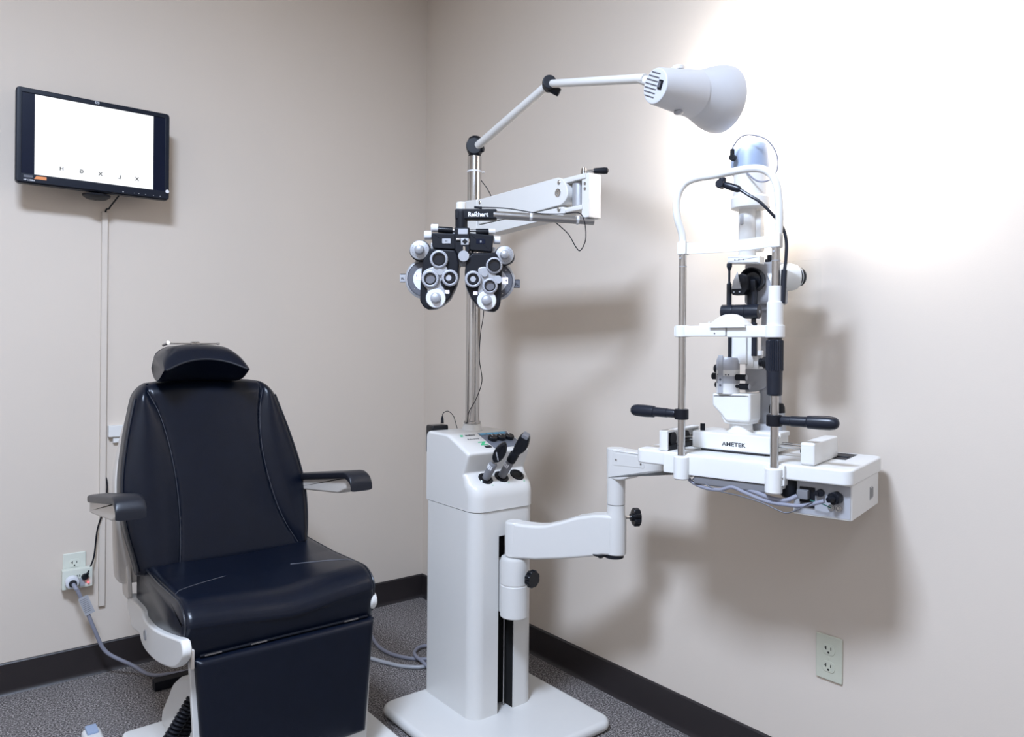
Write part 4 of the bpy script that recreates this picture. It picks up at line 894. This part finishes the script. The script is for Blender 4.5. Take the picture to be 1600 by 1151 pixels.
# ================================================================== SLIT LAMP ON ITS TABLE
TH = math.radians(13.2); E1 = Vector((math.sin(TH), -math.cos(TH), 0)); E2 = Vector((math.cos(TH), math.sin(TH), 0)); TO = Vector((-.424, -1.694, 0))
SF = frame(TO, E1, E2, (0, 0, 1)); SF = Matrix((E1, E2, Vector((0, 0, 1)))).transposed().to_4x4(); SF.translation = TO
def build_slit():
    # SF columns E1 (left to right along the table), E2 (towards the wall), up
    t = thing('slit_lamp', 'white slit lamp microscope with chin rest on a rectangular table cantilevered from the stand', 'slit lamp', SF @ Vector((.25, .14, .876)))
    ZT = .911
    pz = lambda z: frame((0, 0, z), (1, 0, 0), (0, 1, 0), (0, 0, 1))
    g = G(SF); g.prism(rrect(.508, .282, .022, .251, .141), pz(.876), .035, .005, 4); tt = obj('table_top', g, 'white_table', t)
    g = G(SF); g.span((.08, -.010, .862), (.37, .03, .9085), .004); obj('front_rail', g, 'white_table', tt)
    for x in (.129, .347):
        g = G(SF); g.lathe([(.016, 0), (.0185, .003), (.0185, .053), (.016, .056)], (x, -.012, .851 if x < .2 else .846), (x, -.012, 2), 28); g.span((x-.0185, -.012, .855), (x+.0185, .02, .9), .003); bo = obj('post_boss', g, 'white_table', tt)
    g = G(SF)
    for z in (.883, .864): g.cyl((.3652, -.012, z), (.367, -.012, z), .0022, n=12)
    obj('set_screw', g, 'steel', bo)
    g = G(SF); g.prism([(.365, .155), (.455, .150), (.455, .262), (.365, .262)], pz(.9105), .001, 0); g.box((.435, .20, .9125), (.03, .02, .004), .002); obj('tray_mat', g, 'ink', tt, label='dark grey accessory tray')
    # power unit under the right end
    g = G(SF); g.prism(rrect(.122, .245, .006, .4375, .150), pz(.799), .0765, .003); pb = obj('power_unit', g, 'white_table', t)
    g = G(SF); g.prism(rpoly([(.380, .803), (.496, .803), (.496, .872), (.380, .872)], .003), Matrix(((1, 0, 0, 0), (0, 0, -1, .0276), (0, 1, 0, 0), (0, 0, 0, 1))), .0012, .0003); fp = obj('connector_panel', g, 'lgrey', pb)
    g = G(SF); g.box((.408, .025, .845), (.032, .004, .034), .001); g.box((.408, .025, .822), (.030, .004, .008), .001); obj('inlet', g, 'black', fp)
    g = G(SF); g.box((.402, .016, .847), (.024, .018, .020), .003); obj('mains_plug', g, 'grey', fp)
    g = G(SF); g.cyl((.436, .027, .853), (.436, .017, .853), .008); g.cyl((.429, .024, .852), (.429, .014, .852), .005); obj('fuse_holder', g, 'black', fp)
    g = G(SF); g.knurl((.470, .027, .847), (.466, .006, .847), .0135, 6, .08); g.cyl((.466, .006, .847), (.459, -.006, .845), .0075, .006); obj('cable_gland', g, 'black', fp)
    g = G(SF)
    for x in (.457, .472): g.ring((x, .0265, .824), (x, .024, .824), .0068, .005); g.cyl((x, .0268, .824), (x, .0245, .824), .0035)
    obj('terminal', g, 'steel', fp)
    g = G(SF); g.tube([(.457, .022, .824), (.452, .012, .829), (.440, .006, .834), (.42, .004, .838)], .0012, 6, 4); obj('earth_wire', g, 'teal', fp)
    g = G(SF); 
    for k in range(6): g.box((.4988, .185+.006*k, .835), (.0004, .0022, .030-.004*(k % 3)), 0)
    obj('rating_label', g, 'grey', pb)
    # grey underside carrier
    g = G(SF); g.prism(rpoly([(.15, -.005), (.34, -.005), (.31, .05), (.27, .07), (.20, .07)], .015), pz(.842), .020, .004); g.lathe([(.02, 0), (.034, .004), (.04, .018)], (.262, .05, .835), (.262, .05, 2), 28); obj('mounting_plate', g, 'grey', t)
    g = G(SF); g.lathe([(.014, 0), (.018, .004), (.018, .042)], (.368, .03, .834), (.368, .03, 2), 20); obj('lock_knob', g, 'black', t)
    # rail covers
    for xa, xb, ya, yb, nm in ((.062, .084, .004, .19, 0), (.398, .428, -.004+.01, .19, 1)):
        g = G(SF); F = frame((xa, 0, 0), (0, 1, 0), (0, 0, 1), (1, 0, 0))
        if nm == 1: g.prism(rrect(yb-ya, .049, .006, (ya+yb)/2, ZT+.0250), F, xb-xa, .004); obj('rail_cover', g, 'white_table', t)
        else:
            g.prism(rrect(yb-ya, .049, .006, (ya+yb)/2, ZT+.0250), F, .006, .002)
            g.span((xa, ya, ZT+.0005), (xb, ya+.008, ZT+.0495), .003); g.span((xa, yb-.008, ZT+.0005), (xb, yb, ZT+.0495), .003); g.span((xa, ya, ZT+.044), (xb, yb, ZT+.0495), .002)
            rc = obj('rail_cover', g, 'white_table', t)
            g = G(SF); g.span((xa+.006, ya+.008, ZT+.001), (xb-.001, yb-.008, ZT+.012), 0); g.cyl((xa+.006, .125, ZT+.026), (xa+.018, .125, ZT+.026), .015); g.cyl((xa+.006, .05, ZT+.026), (xa+.016, .05, ZT+.026), .018); obj('gear_rack', g, 'black', rc)
    g = G(SF)
    for y in (.115, .15): g.cyl((.072, y, ZT+.024), (.412, y, ZT+.024), .005, ch=.0005)
    obj('guide_rod', g, 'chrome', t)
    g = G(SF); g.box((.385, .10, ZT+.018), (.03, .01, .008), .002); obj('rod_stop', g, 'black', t)
    # cross slide base
    g = G(SF); g.prism(rrect(.198, .125, .008, .2135, .137), pz(ZT+.006), .041, .004, 4); bs = obj('base_slide', g, 'white_table', t)
    text('AMETEK', SF @ Matrix(((1, 0, 0, .222), (0, 0, -1, .0742), (0, 1, 0, ZT+.0215), (0, 0, 0, 1))), .0135, 'ink', bs, 'maker_lettering', bold=.0002, sx=1.15)
    g = G(SF); g.box((.2135, .137, ZT+.0035), (.16, .10, .005), .001); obj('slide_foot', g, 'dgrey', bs)
    g = G(SF); g.cyl((.130, .105, ZT+.046), (.130, .105, ZT+.064), .006); obj('lock_screw', g, 'black', bs)
    # joystick on the far side
    g = G(SF); g.cyl((.292, .185, .958), (.290, .18, .985), .009, .014); g.lathe([(.015, 0), (.017, .004), (.019, .024)], (.290, .18, .983), (.284, .172, 1.2), 24); js = obj('joystick', g, 'silver', t)
    g = G(SF); g.lathe([(.019, 0), (.0185, .014), (.015, .022), (.0, .024)], (.2893, .1792, 1.007), (.284, .172, 1.2), 24); obj('joystick_cap', g, 'black', js)
    g = G(SF); g.box((.28, .165, .957), (.07, .07, .012), .004); obj('joystick_seat', g, 'white_table', t)
    # ---- instrument column; s0 is its axis
    Y0 = .135
    g = G(SF); g.lathe([(.034, 0), (.028, .006), (.026, .03)], (.217, Y0, ZT+.047), (.217, Y0, 2), 32); ped = obj('pedestal', g, 'white_table', t)
    # pivoting lower arm: side silhouette with a slanting undercut
    F = Matrix(((1, 0, 0, 0), (0, 0, -1, Y0+.034), (0, 1, 0, 0), (0, 0, 0, 1)))
    g = G(SF); g.prism(rpoly([(.158, 1.052), (.254, 1.055), (.254, .985), (.192, .985), (.182, 1.000), (.158, 1.022)], [.004, .004, .010, .012, .006, .006]), F, .075, .007, 4); g.prism(rpoly([(.166, 1.018), (.250, 1.000), (.250, .979), (.188, .979)], .006), F @ Matrix.Translation((0, 0, .006)), .062, .004)
    la = obj('lower_arm', g, 'white_table', t)
    # slit projector drum with side knobs
    g = G(SF); g.lathe([(.027, 0), (.028, .002), (.028, .058), (.0275, .059)], (.190, .115, 1.052), (.190, .115, 2), 36); dr = obj('slit_drum', g, 'white_table', t)
    g = G(SF); g.lathe([(.0283, 0), (.0283, .018)], (.190, .115, 1.078), (.190, .115, 2), 36); obj('scale_band', g, 'lgrey', dr)
    g = G(SF); g.lathe([(.028, 0), (.028, .022), (.025, .030), (.0, .032)], (.190, .115, 1.1105), (.190, .115, 2), 36, ); obj('drum_cap', g, 'dial', dr)
    g = G(SF); g.box((.183, .0865, 1.10), (.012, .003, .092), .001); st = obj('drum_strip', g, 'lgrey', dr)
    g = G(SF)
    for z in (1.073, 1.087): g.cyl((.183, .0865, z), (.183, .084, z), .0028, n=12)
    for x in (.176, .196, .203): g.cyl((x, .0875, 1.099), (x, .0855, 1.099), .0018, n=10)
    obj('screw', g, 'dgrey', dr)
    for (x0, x1, y, z, r, stem) in ((.214, .240, .105, 1.093, .0078, 0), (.218, .247, .105, 1.071, .0078, .006), (.166, .152, .11, 1.094, .0085, 0), (.168, .158, .11, 1.113, .010, 0), (.168, .160, .11, 1.073, .007, 0)):
        g = G(SF); 
        if stem: g.cyl((x0-.004, y, z), (x0+.008, y, z), .004)
        g.knurl((x0+(stem if x1 > x0 else 0), y, z), (x1, y, z), r, 16, .06); kb = obj('control_knob', g, 'black', dr)
        if x1 > x0: g = G(SF); g.cyl((x1, y, z), (x1+.0012, y, z), r*.85); obj('knob_end', g, 'lgrey', kb)
    # arc shaped bracket behind
    arc = [(.215, 1.112)]+[(.215+.075*math.cos(a_)*1.0, 1.112-.062*math.sin(a_)) for a_ in [PI/2*k/10 for k in range(11)]]
    g = G(SF); g.prism([(.210, 1.056)]+[(.285, 1.114), (.284, 1.100), (.278, 1.088), (.268, 1.075), (.254, 1.064), (.238, 1.057)][::1]+[(.222, 1.053)]+[(.210, 1.056), (.210, 1.114)][:0]+[(.210, 1.058), (.210, 1.114)][:0], F @ Matrix.Translation((0, 0, -.02)), .012, .002) if False else g.prism(rpoly([(.210, 1.114), (.285, 1.114), (.284, 1.098), (.274, 1.080), (.256, 1.064), (.236, 1.056), (.210, 1.053)], .004), F @ Matrix.Translation((0, 0, -.020)), .014, .003)
    obj('tilt_bracket', g, 'lgrey', t)
    # tower above the drum
    g = G(SF); g.span((.196, Y0-.022, 1.125), (.236, Y0+.02, 1.190), .003); g.span((.236, Y0-.015, 1.118), (.251, Y0+.02, 1.190), .003); g.span((.228, Y0-.01, 1.113), (.262, Y0+.03, 1.150), .006); g.cyl((.256, Y0, 1.146), (.256, Y0, 1.158), .014); tw = obj('tower', g, 'white_table', t)
    g = G(SF); g.cyl((.262, Y0-.002, 1.130), (.276, Y0-.002, 1.130), .010); g.knurl((.270, Y0-.002, 1.130), (.290, Y0-.002, 1.130), .014, 14, .06); obj('tower_knob', g, 'black', tw)
    # rear microscope column seen through the frame
    g = G(SF); g.prism(rrect(.036, .040, .008, .262, .205), pz(1.09), .20, .004); g.prism(rrect(.07, .07, .012, .262, .20), pz(.958), .02, .004); g.prism(rrect(.045, .05, .01, .262, .21), pz(.975), .13, .004); mc = obj('microscope_column', g, 'lgrey', t)
    # illumination rods and roller
    g = G(SF)
    g.cyl((.196, .110, 1.138), (.196, .110, 1.215), .0042); obj('support_rod', g, 'blackm', t); g = G(SF); g.cyl((.254, .118, 1.145), (.254, .118, 1.225), .0066); g.tube([(.252, .118, 1.22), (.252, .118, 1.30)], .0058, 10, 0); obj('support_rod', g, 'blackm', t); g = G(SF)
    g.cyl((.191, .116, 1.262), (.191, .116, 1.322), .0062); g.cyl((.191, .116, 1.318), (.191, .116, 1.328), .0062, .0028); g.cyl((.191, .116, 1.325), (.191, .116, 1.358), .0028); g.cyl((.191, .116, 1.352), (.191, .116, 1.364), .0026, .0062); g.cyl((.191, .116, 1.362), (.191, .116, 1.372), .0065)
    obj('support_rod', g, 'blackm', t); g = G()
    g.cyl((.252, .118, 1.27), (.252, .118, 1.375), .0064); g.cyl((.252, .118, 1.385), (.252, .118, 1.397), .0045); g.box((.220, .118, 1.285), (.018, .012, .04), .002)
    rd = obj('support_rod', g, 'blackm', t)
    g = G(SF)
    for xa, xb in ((.176, .2045), (.2058, .2345), (.2358, .268)): g.cyl((xa, .112, 1.2535-(xa-.176)*.02), (xb, .112, 1.2535-(xb-.176)*.02), .0175, ch=.0012)
    g.cyl((.18, .112, 1.253), (.26, .112, 1.2525), .016); rl = obj('roller', g, 'blackm', t)
    g = G(SF); g.cyl((.268, .112, 1.2515), (.2692, .112, 1.2515), .004); obj('roller_screw', g, 'lgrey', rl)
    # prism mirror head
    g = G(SF); g.prism(rpoly([(.200, 1.300), (.204, 1.293), (.232, 1.293), (.240, 1.305), (.240, 1.338), (.226, 1.345), (.210, 1.338)], .002), Matrix(((1, 0, 0, 0), (0, 0, -1, .130), (0, 1, 0, 0), (0, 0, 0, 1))), .026, .002); g.box((.242, .135, 1.30), (.02, .02, .06), .003); mh = obj('mirror_head', g, 'black', t)
    g = G(SF); b = bmesh.new()
    vs = [b.verts.new(v) for v in ((.2030, .1025, 1.308), (.2265, .1025, 1.308), (.2225, .0985, 1.326), (.2075, .0985, 1.326), (.2165, .1030, 1.350), (.2030, .112, 1.308), (.2265, .112, 1.308))]
    for f in ((0, 1, 2, 3), (3, 2, 4), (0, 3, 4, 5), (1, 6, 4, 2), (0, 5, 6, 1), (5, 4, 6)): b.faces.new([vs[i] for i in f])
    bmesh.ops.recalc_face_normals(b, faces=b.faces); g.merge(b); obj('mirror', g, 'silver', mh, label='small silver prism mirror')
    g = G(SF)
    for x in (.208, .222): g.cyl((x, .104, 1.300), (x, .1025, 1.300), .002, n=10)
    obj('screw', g, 'lgrey', mh)
    # microscope body, objective ring, eyepieces
    g = G(SF); g.prism(rrect(.085, .085, .012, .252, .203), pz(1.273), .104, .008, 4); g.prism(rrect(.06, .05, .01, .25, .20), pz(1.258), .02, .003); mb = obj('microscope_body', g, 'lgrey', t)
    g = G(SF); g.lathe([(.022, .0), (.030, .0), (.031, -.012), (.031, -.020), (.027, -.021), (.020, -.012)][::1], (.236, .160, 1.331), (.236, 1, 1.331), 36, closed=False); g.cyl((.236, .150, 1.331), (.236, .156, 1.331), .027); g.lathe([(.020, 0), (.024, .006), (.024, .016)], (.288, .176, 1.325), (.288, 1, 1.325), 28); ob_ = obj('objective', g, 'blackg', mb)
    for sx in (0,):
        g = G(SF); A = Vector((.288, .190, 1.338)); B = Vector((.322, .228, 1.341)); g.cyl((.268, .185, 1.33), A, .030); g.lathe([(.030, -.02), (.032, 0), (.034, .03), (.031, .042), (.024, .046)], A, B, 32); ep = obj('binocular_tube', g, 'white_table', mb)
        g = G(SF); d = (B-A).normalized(); g.lathe([(.021, 0), (.022, .004), (.0225, .014), (.018, .019), (.008, .019)], A+d*.044, A+d, 28); obj('eyepiece', g, 'blackg', ep)
        g = G(SF); g.ring(A+d*.050, A+d*.053, .0232, .021); obj('eyepiece_ring', g, 'silver', ep)
    g = G(SF); g.cyl((.272, .17, 1.374), (.272, .17, 1.392), .0065); g.cyl((.262, .168, 1.378), (.27, .168, 1.378), .005); obj('filter_knob', g, 'black', mb)
    g = G(SF); g.span((.300, .150, 1.190), (.398, .1515, 1.372), .0006); obj('breath_shield', g, 'clear', t, label='clear acrylic breath shield')
    # illumination head
    s = .226
    g = G(SF); g.prism(rpoly([(.187, 1.372), (.268, 1.366), (.268, 1.386), (.187, 1.389)], .003), Matrix(((1, 0, 0, 0), (0, 0, -1, .145), (0, 1, 0, 0), (0, 0, 0, 1))), .034, .004); hb = obj('head_bracket', g, 'white_table', t)
    g = G(SF)
    for x in (.207, .217, .228): g.cyl((x, .112, 1.379), (x, .1095, 1.379), .0014, n=10)
    obj('screw', g, 'dgrey', hb)
    g = G(SF); g.lathe([(.020, 0), (.021, .002), (.021, .042), (.0225, .044), (.0225, .048), (.021, .050), (.021, .130)], (.228, Y0, 1.378), (.228, Y0, 2), 32); g.span((.236, Y0, 1.40), (.262, Y0+.03, 1.50), .008); lc = obj('lamp_tube', g, 'white_table', t)
    g = G(SF); g.box((.222, Y0-.0215, 1.478), (.008, .003, .026), .001); obj('lever', g, 'lgrey', lc)
    g = G(SF); g.cyl((.262, Y0+.01, 1.42), (.272, Y0+.01, 1.42), .008); g.knurl((.268, Y0+.01, 1.42), (.277, Y0+.01, 1.42), .009, 12, .08); obj('tube_knob', g, 'grey', lc)
    g = G(SF); g.lathe([(.038, 0), (.046, .003), (.047, .010), (.047, .026), (.043, .030), (.041, .033), (.041, .094), (.040, .098)], (.234, Y0+.004, 1.503), (.234, Y0+.004, 2), 44); lh = obj('lamp_housing', g, 'white_table', t)
    g = G(SF); g.lathe([(.049, 0), (.050, .003), (.0475, .005), (.044, .045), (.041, .063), (.036, .069), (.0, .071)], (.232, Y0+.004, 1.594), (.232, Y0+.004, 2), 44); cap = obj('lamp_cap', g, 'bluegrey', t, label='pale blue grey lamp cap')
    g = G(SF); c = Vector((.211, Y0-.048, 1.622)); g.cyl(c, c+Vector((0, -.012, 0)), .008); g.cyl(c+Vector((0, -.008, -.002)), c+Vector((0, -.009, .020)), .0052); obj('socket_plug', g, 'black', cap)
    g = G(SF); P = [c+Vector((0, -.009, .020)), c+Vector((.004, -.010, .028)), (.232, Y0-.058, 1.667), (.258, Y0-.062, 1.667), (.292, Y0-.058, 1.652), (.312, Y0-.05, 1.622), (.316, Y0-.045, 1.59), (.307, Y0-.045, 1.565), (.29, Y0-.047, 1.556), (.268, Y0-.048, 1.560), (.248, Y0-.049, 1.578), (.238, Y0-.049, 1.592)]
    g.tube(P, .0020, 8, 8); obj('lamp_lead', g, 'cord', cap)
    # ---- chin rest frame
    YF = -.012
    for x, zt in ((.128, 1.392), (.348, 1.392)):
        g = G(SF); g.cyl((x, YF, .90), (x, YF, zt), .0088, ch=.0008, n=28); po = obj('chin_rest_post', g, 'chrome', t)
        g = G(SF); g.ring((x, YF, 1.355), (x, YF, 1.357), .0094, .0085)
        for z in (1.376, 1.385): g.cyl((x-.002, YF-.0085, z), (x-.002, YF-.0100, z), .0026, n=12)
        obj('post_screw', g, 'silver', po)
    g = G(SF)
    bow = [(.128, YF, 1.385), (.127, YF-.002, 1.43), (.119, YF-.012, 1.47), (.117, YF-.014, 1.505), (.122, YF-.012, 1.532), (.138, YF-.008, 1.553), (.165, YF-.004, 1.561), (.20, YF-.002, 1.562), (.24, YF-.002, 1.564), (.28, YF-.002, 1.566), (.312, YF-.002, 1.562), (.336, YF-.003, 1.547), (.350, YF-.004, 1.518), (.355, YF-.003, 1.47), (.354, YF, 1.43), (.350, YF, 1.385)]
    g.tube(bow, .0088, 16, 6); bw = obj('head_bow', g, 'white_table', t, label='white tubular head bow')
    g = G(SF); P = [(.128, YF), (.128+.001, YF-.012)]
    g.span((.118, YF-.012, 1.384), (.140, YF+.012, 1.415), .004); g.span((.338, YF-.012, 1.384), (.360, YF+.012, 1.415), .004)
    def strap(a, b_):
        u = a; x = .128+u*.221; y = YF-.010+.030*math.sin(PI*u); z = 1.3855+.026*b_+.001*u; return (x, y, z)
    g.grid(strap, 30, 5); g.grid(lambda a, b_: (strap(a, b_)[0], strap(a, b_)[1]+.004, strap(a, b_)[2]), 30, 5); fs = obj('forehead_strap', g, 'white_table', t)
    g = G(SF); g.span((.112, YF-.013, 1.190), (.240, YF+.012, 1.215), .004); g.span((.2415, YF-.012, 1.188), (.362, YF+.013, 1.214), .004); g.cyl((.128, YF, 1.189), (.128, YF, 1.216), .018); g.cyl((.347, YF, 1.187), (.347, YF, 1.215), .021); cb = obj('chin_rest_bar', g, 'white_table', t)
    def chin(a, b_):
        u = -1+2*a; v = -1+2*b_; x = .245+u*.042; y = YF+.006+v*.026; z = 1.2155+.026*max(0, (1-abs(u)**2.6))*(1-.35*v*v)-(.006*math.cos(u*PI/2) if False else 0); return (x, y, z)
    g = G(SF); g.grid(chin, 26, 16); bd = [e for e in g.bm.edges if e.is_boundary]; r_ = bmesh.ops.extrude_edge_only(g.bm, edges=bd)
    for v in r_['geom']:
        if isinstance(v, bmesh.types.BMVert): v.co.z = 1.210
    bmesh.ops.recalc_face_normals(g.bm, faces=g.bm.faces); g.box((.196, YF, 1.217), (.045, .016, .008), .003); g.cyl((.195, YF, 1.215), (.195, YF, 1.224), .002); g.cyl((.262, YF-.004, 1.212), (.262, YF-.004, 1.223), .005); obj('chin_cup', g, 'white_table', cb)
    g = G(SF); g.cyl((.214, YF-.0125, 1.197), (.214, YF-.014, 1.197), .0016, n=10); obj('bar_screw', g, 'dgrey', cb)
    g = G(SF); g.lathe([(.0165, 0), (.0172, .002), (.0172, .050), (.0145, .052), (.0142, .086)], (.347, YF, 1.2145), (.347, YF, 2), 32); obj('post_sleeve', g, 'white_table', t)
    g = G(SF); g.lathe([(.014, 0), (.0165, .003), (.0172, .052), (.0172, .0555)], (.347, YF, 1.060), (.347, YF, 2), 32); g.knurl((.347, YF, 1.113), (.347, YF, 1.182), .0186, 22, .09, n=110, ch=.12); g.cyl((.347, YF, 1.178), (.347, YF, 1.188), .0155); obj('height_knob', g, 'blackm', t, label='black fluted height knob')
    # grips
    for x, sgn in ((.128, -1), (.347, 1)):
        g = G(SF); g.cyl((x, YF, .993), (x, YF, 1.018), .0165, ch=.002, n=30); g.box((x-sgn*-.008, YF+.002, 1.0055), (.016, .020, .024), .003); cl = obj('grip_clamp', g, 'black', t)
        a_ = Vector((x+sgn*.015, YF, 1.006)); b_ = Vector((x+sgn*.13, YF, 1.008)); g = G(SF)
        g.lathe([(.0085, 0), (.0100, .003), (.0104, .018), (.0104, .021), (.0112, .022), (.0116, .055), (.0138, .057), (.0142, .060), (.0150, .080), (.0148, .102), (.0130, .112), (.009, .1175), (.004, .1198), (0, .120)], a_, b_, 30); obj('grip', g, 'blackm', t if False else cl, label='black rounded grip')
    # fixation light on its gooseneck
    g = G(SF); h = Vector((.231, YF-.016, 1.536)); g.cyl(h+Vector((0, 0, -.009)), h+Vector((0, 0, .014)), .0085); g.knurl(h+Vector((-.003, -.012, 0)), h+Vector((-.003, .008, 0)), .010, 10, .04); g.lathe([(.006, 0), (.0075, .006), (.0085, .020), (.0080, .040), (.005, .046)], h, h+Vector((.9, 0, -.38)), 20); fx = obj('fixation_light', g, 'blackm', t)
    g = G(SF); P = [h+Vector((.038, 0, -.015)), (.292, YF-.018, 1.504), (.316, YF-.016, 1.487), (.338, YF-.010, 1.462), (.358, YF+.006, 1.432), (.3665, YF+.010, 1.40), (.367, YF+.008, 1.36), (.365, YF+.004, 1.33)]
    g.tube(P, .0036, 10, 8); g.cyl((.365, YF+.004, 1.335), (.3625, YF+.002, 1.262), .0062); obj('gooseneck', g, 'blackm', fx)
build_slit()
# cables under the slit lamp table
t = thing('slit_lamp_cable', 'grey cables sagging beneath the slit lamp table to its power unit', 'cable', SF @ Vector((.3, -.01, .83)))
g = G(SF); g.tube([(.133, .012, .858), (.145, .008, .845), (.18, .0, .836), (.22, -.004, .836), (.25, -.004, .846), (.28, -.006, .838), (.33, -.010, .826), (.37, -.010, .824), (.41, -.008, .827), (.452, -.008, .842)], .0042, 10, 6)
g.tube([(.20, .03, .856), (.25, .01, .848), (.30, -.002, .842), (.34, -.006, .833), (.37, -.004, .832), (.392, .006, .843)], .0050, 10, 6); obj('thick_lead', g, 'cord', t)
g = G(SF); g.tube([(.15, .0, .850), (.165, -.002, .858), (.185, -.004, .846), (.22, -.006, .834), (.27, -.01, .830), (.32, -.012, .822), (.36, -.014, .810), (.378, -.014, .808), (.40, -.012, .818), (.43, -.012, .838)], .0014, 6, 6); obj('thin_lead', g, 'dgrey', t)

# ================================================================== FLOOR CORDS
t = thing('floor_cord', 'grey cord curling on the carpet between the chair and the stand, with a loop', 'cord', (-.42, -.58, 0))
g = G(); Zc = .0068
def fl(px, py, z=Zc): p = on_z(px, py, z); return Vector((p.x, p.y, z))
P = [fl(560, 960), fl(572, 978), fl(582, 996), fl(592, 1010), fl(608, 1020), fl(628, 1026), fl(650, 1029), fl(672, 1029), fl(700, 1026)]
g.tube(P, .0068, 12, 8); obj('cable', g, 'cord', t)
t = thing('floor_cord', 'grey cord lying nearest the stand base, the front one of the cords on the carpet', 'cord', (-.45, -.62, 0))
g = G(); P = [fl(540, 1016), fl(560, 1022), fl(578, 1028), fl(600, 1034), fl(625, 1040), fl(650, 1042), fl(668, 1040), fl(690, 1032)]
g.tube(P, .0070, 12, 8); obj('cable', g, 'lgrey', t)
t = thing('floor_cord', 'grey cord end looped against the left side of the instrument stand', 'cord', (-.36, -.53, 0))
g = G(); P = [fl(690, 1004, .008), fl(668, 1008, .010), fl(655, 1011, .012), fl(648, 1018, .014), fl(650, 1025, .020), fl(660, 1033, .018), fl(672, 1044, .012), fl(690, 1050, .008)]
g.tube(P, .0066, 12, 8); obj('cable', g, 'cord', t)
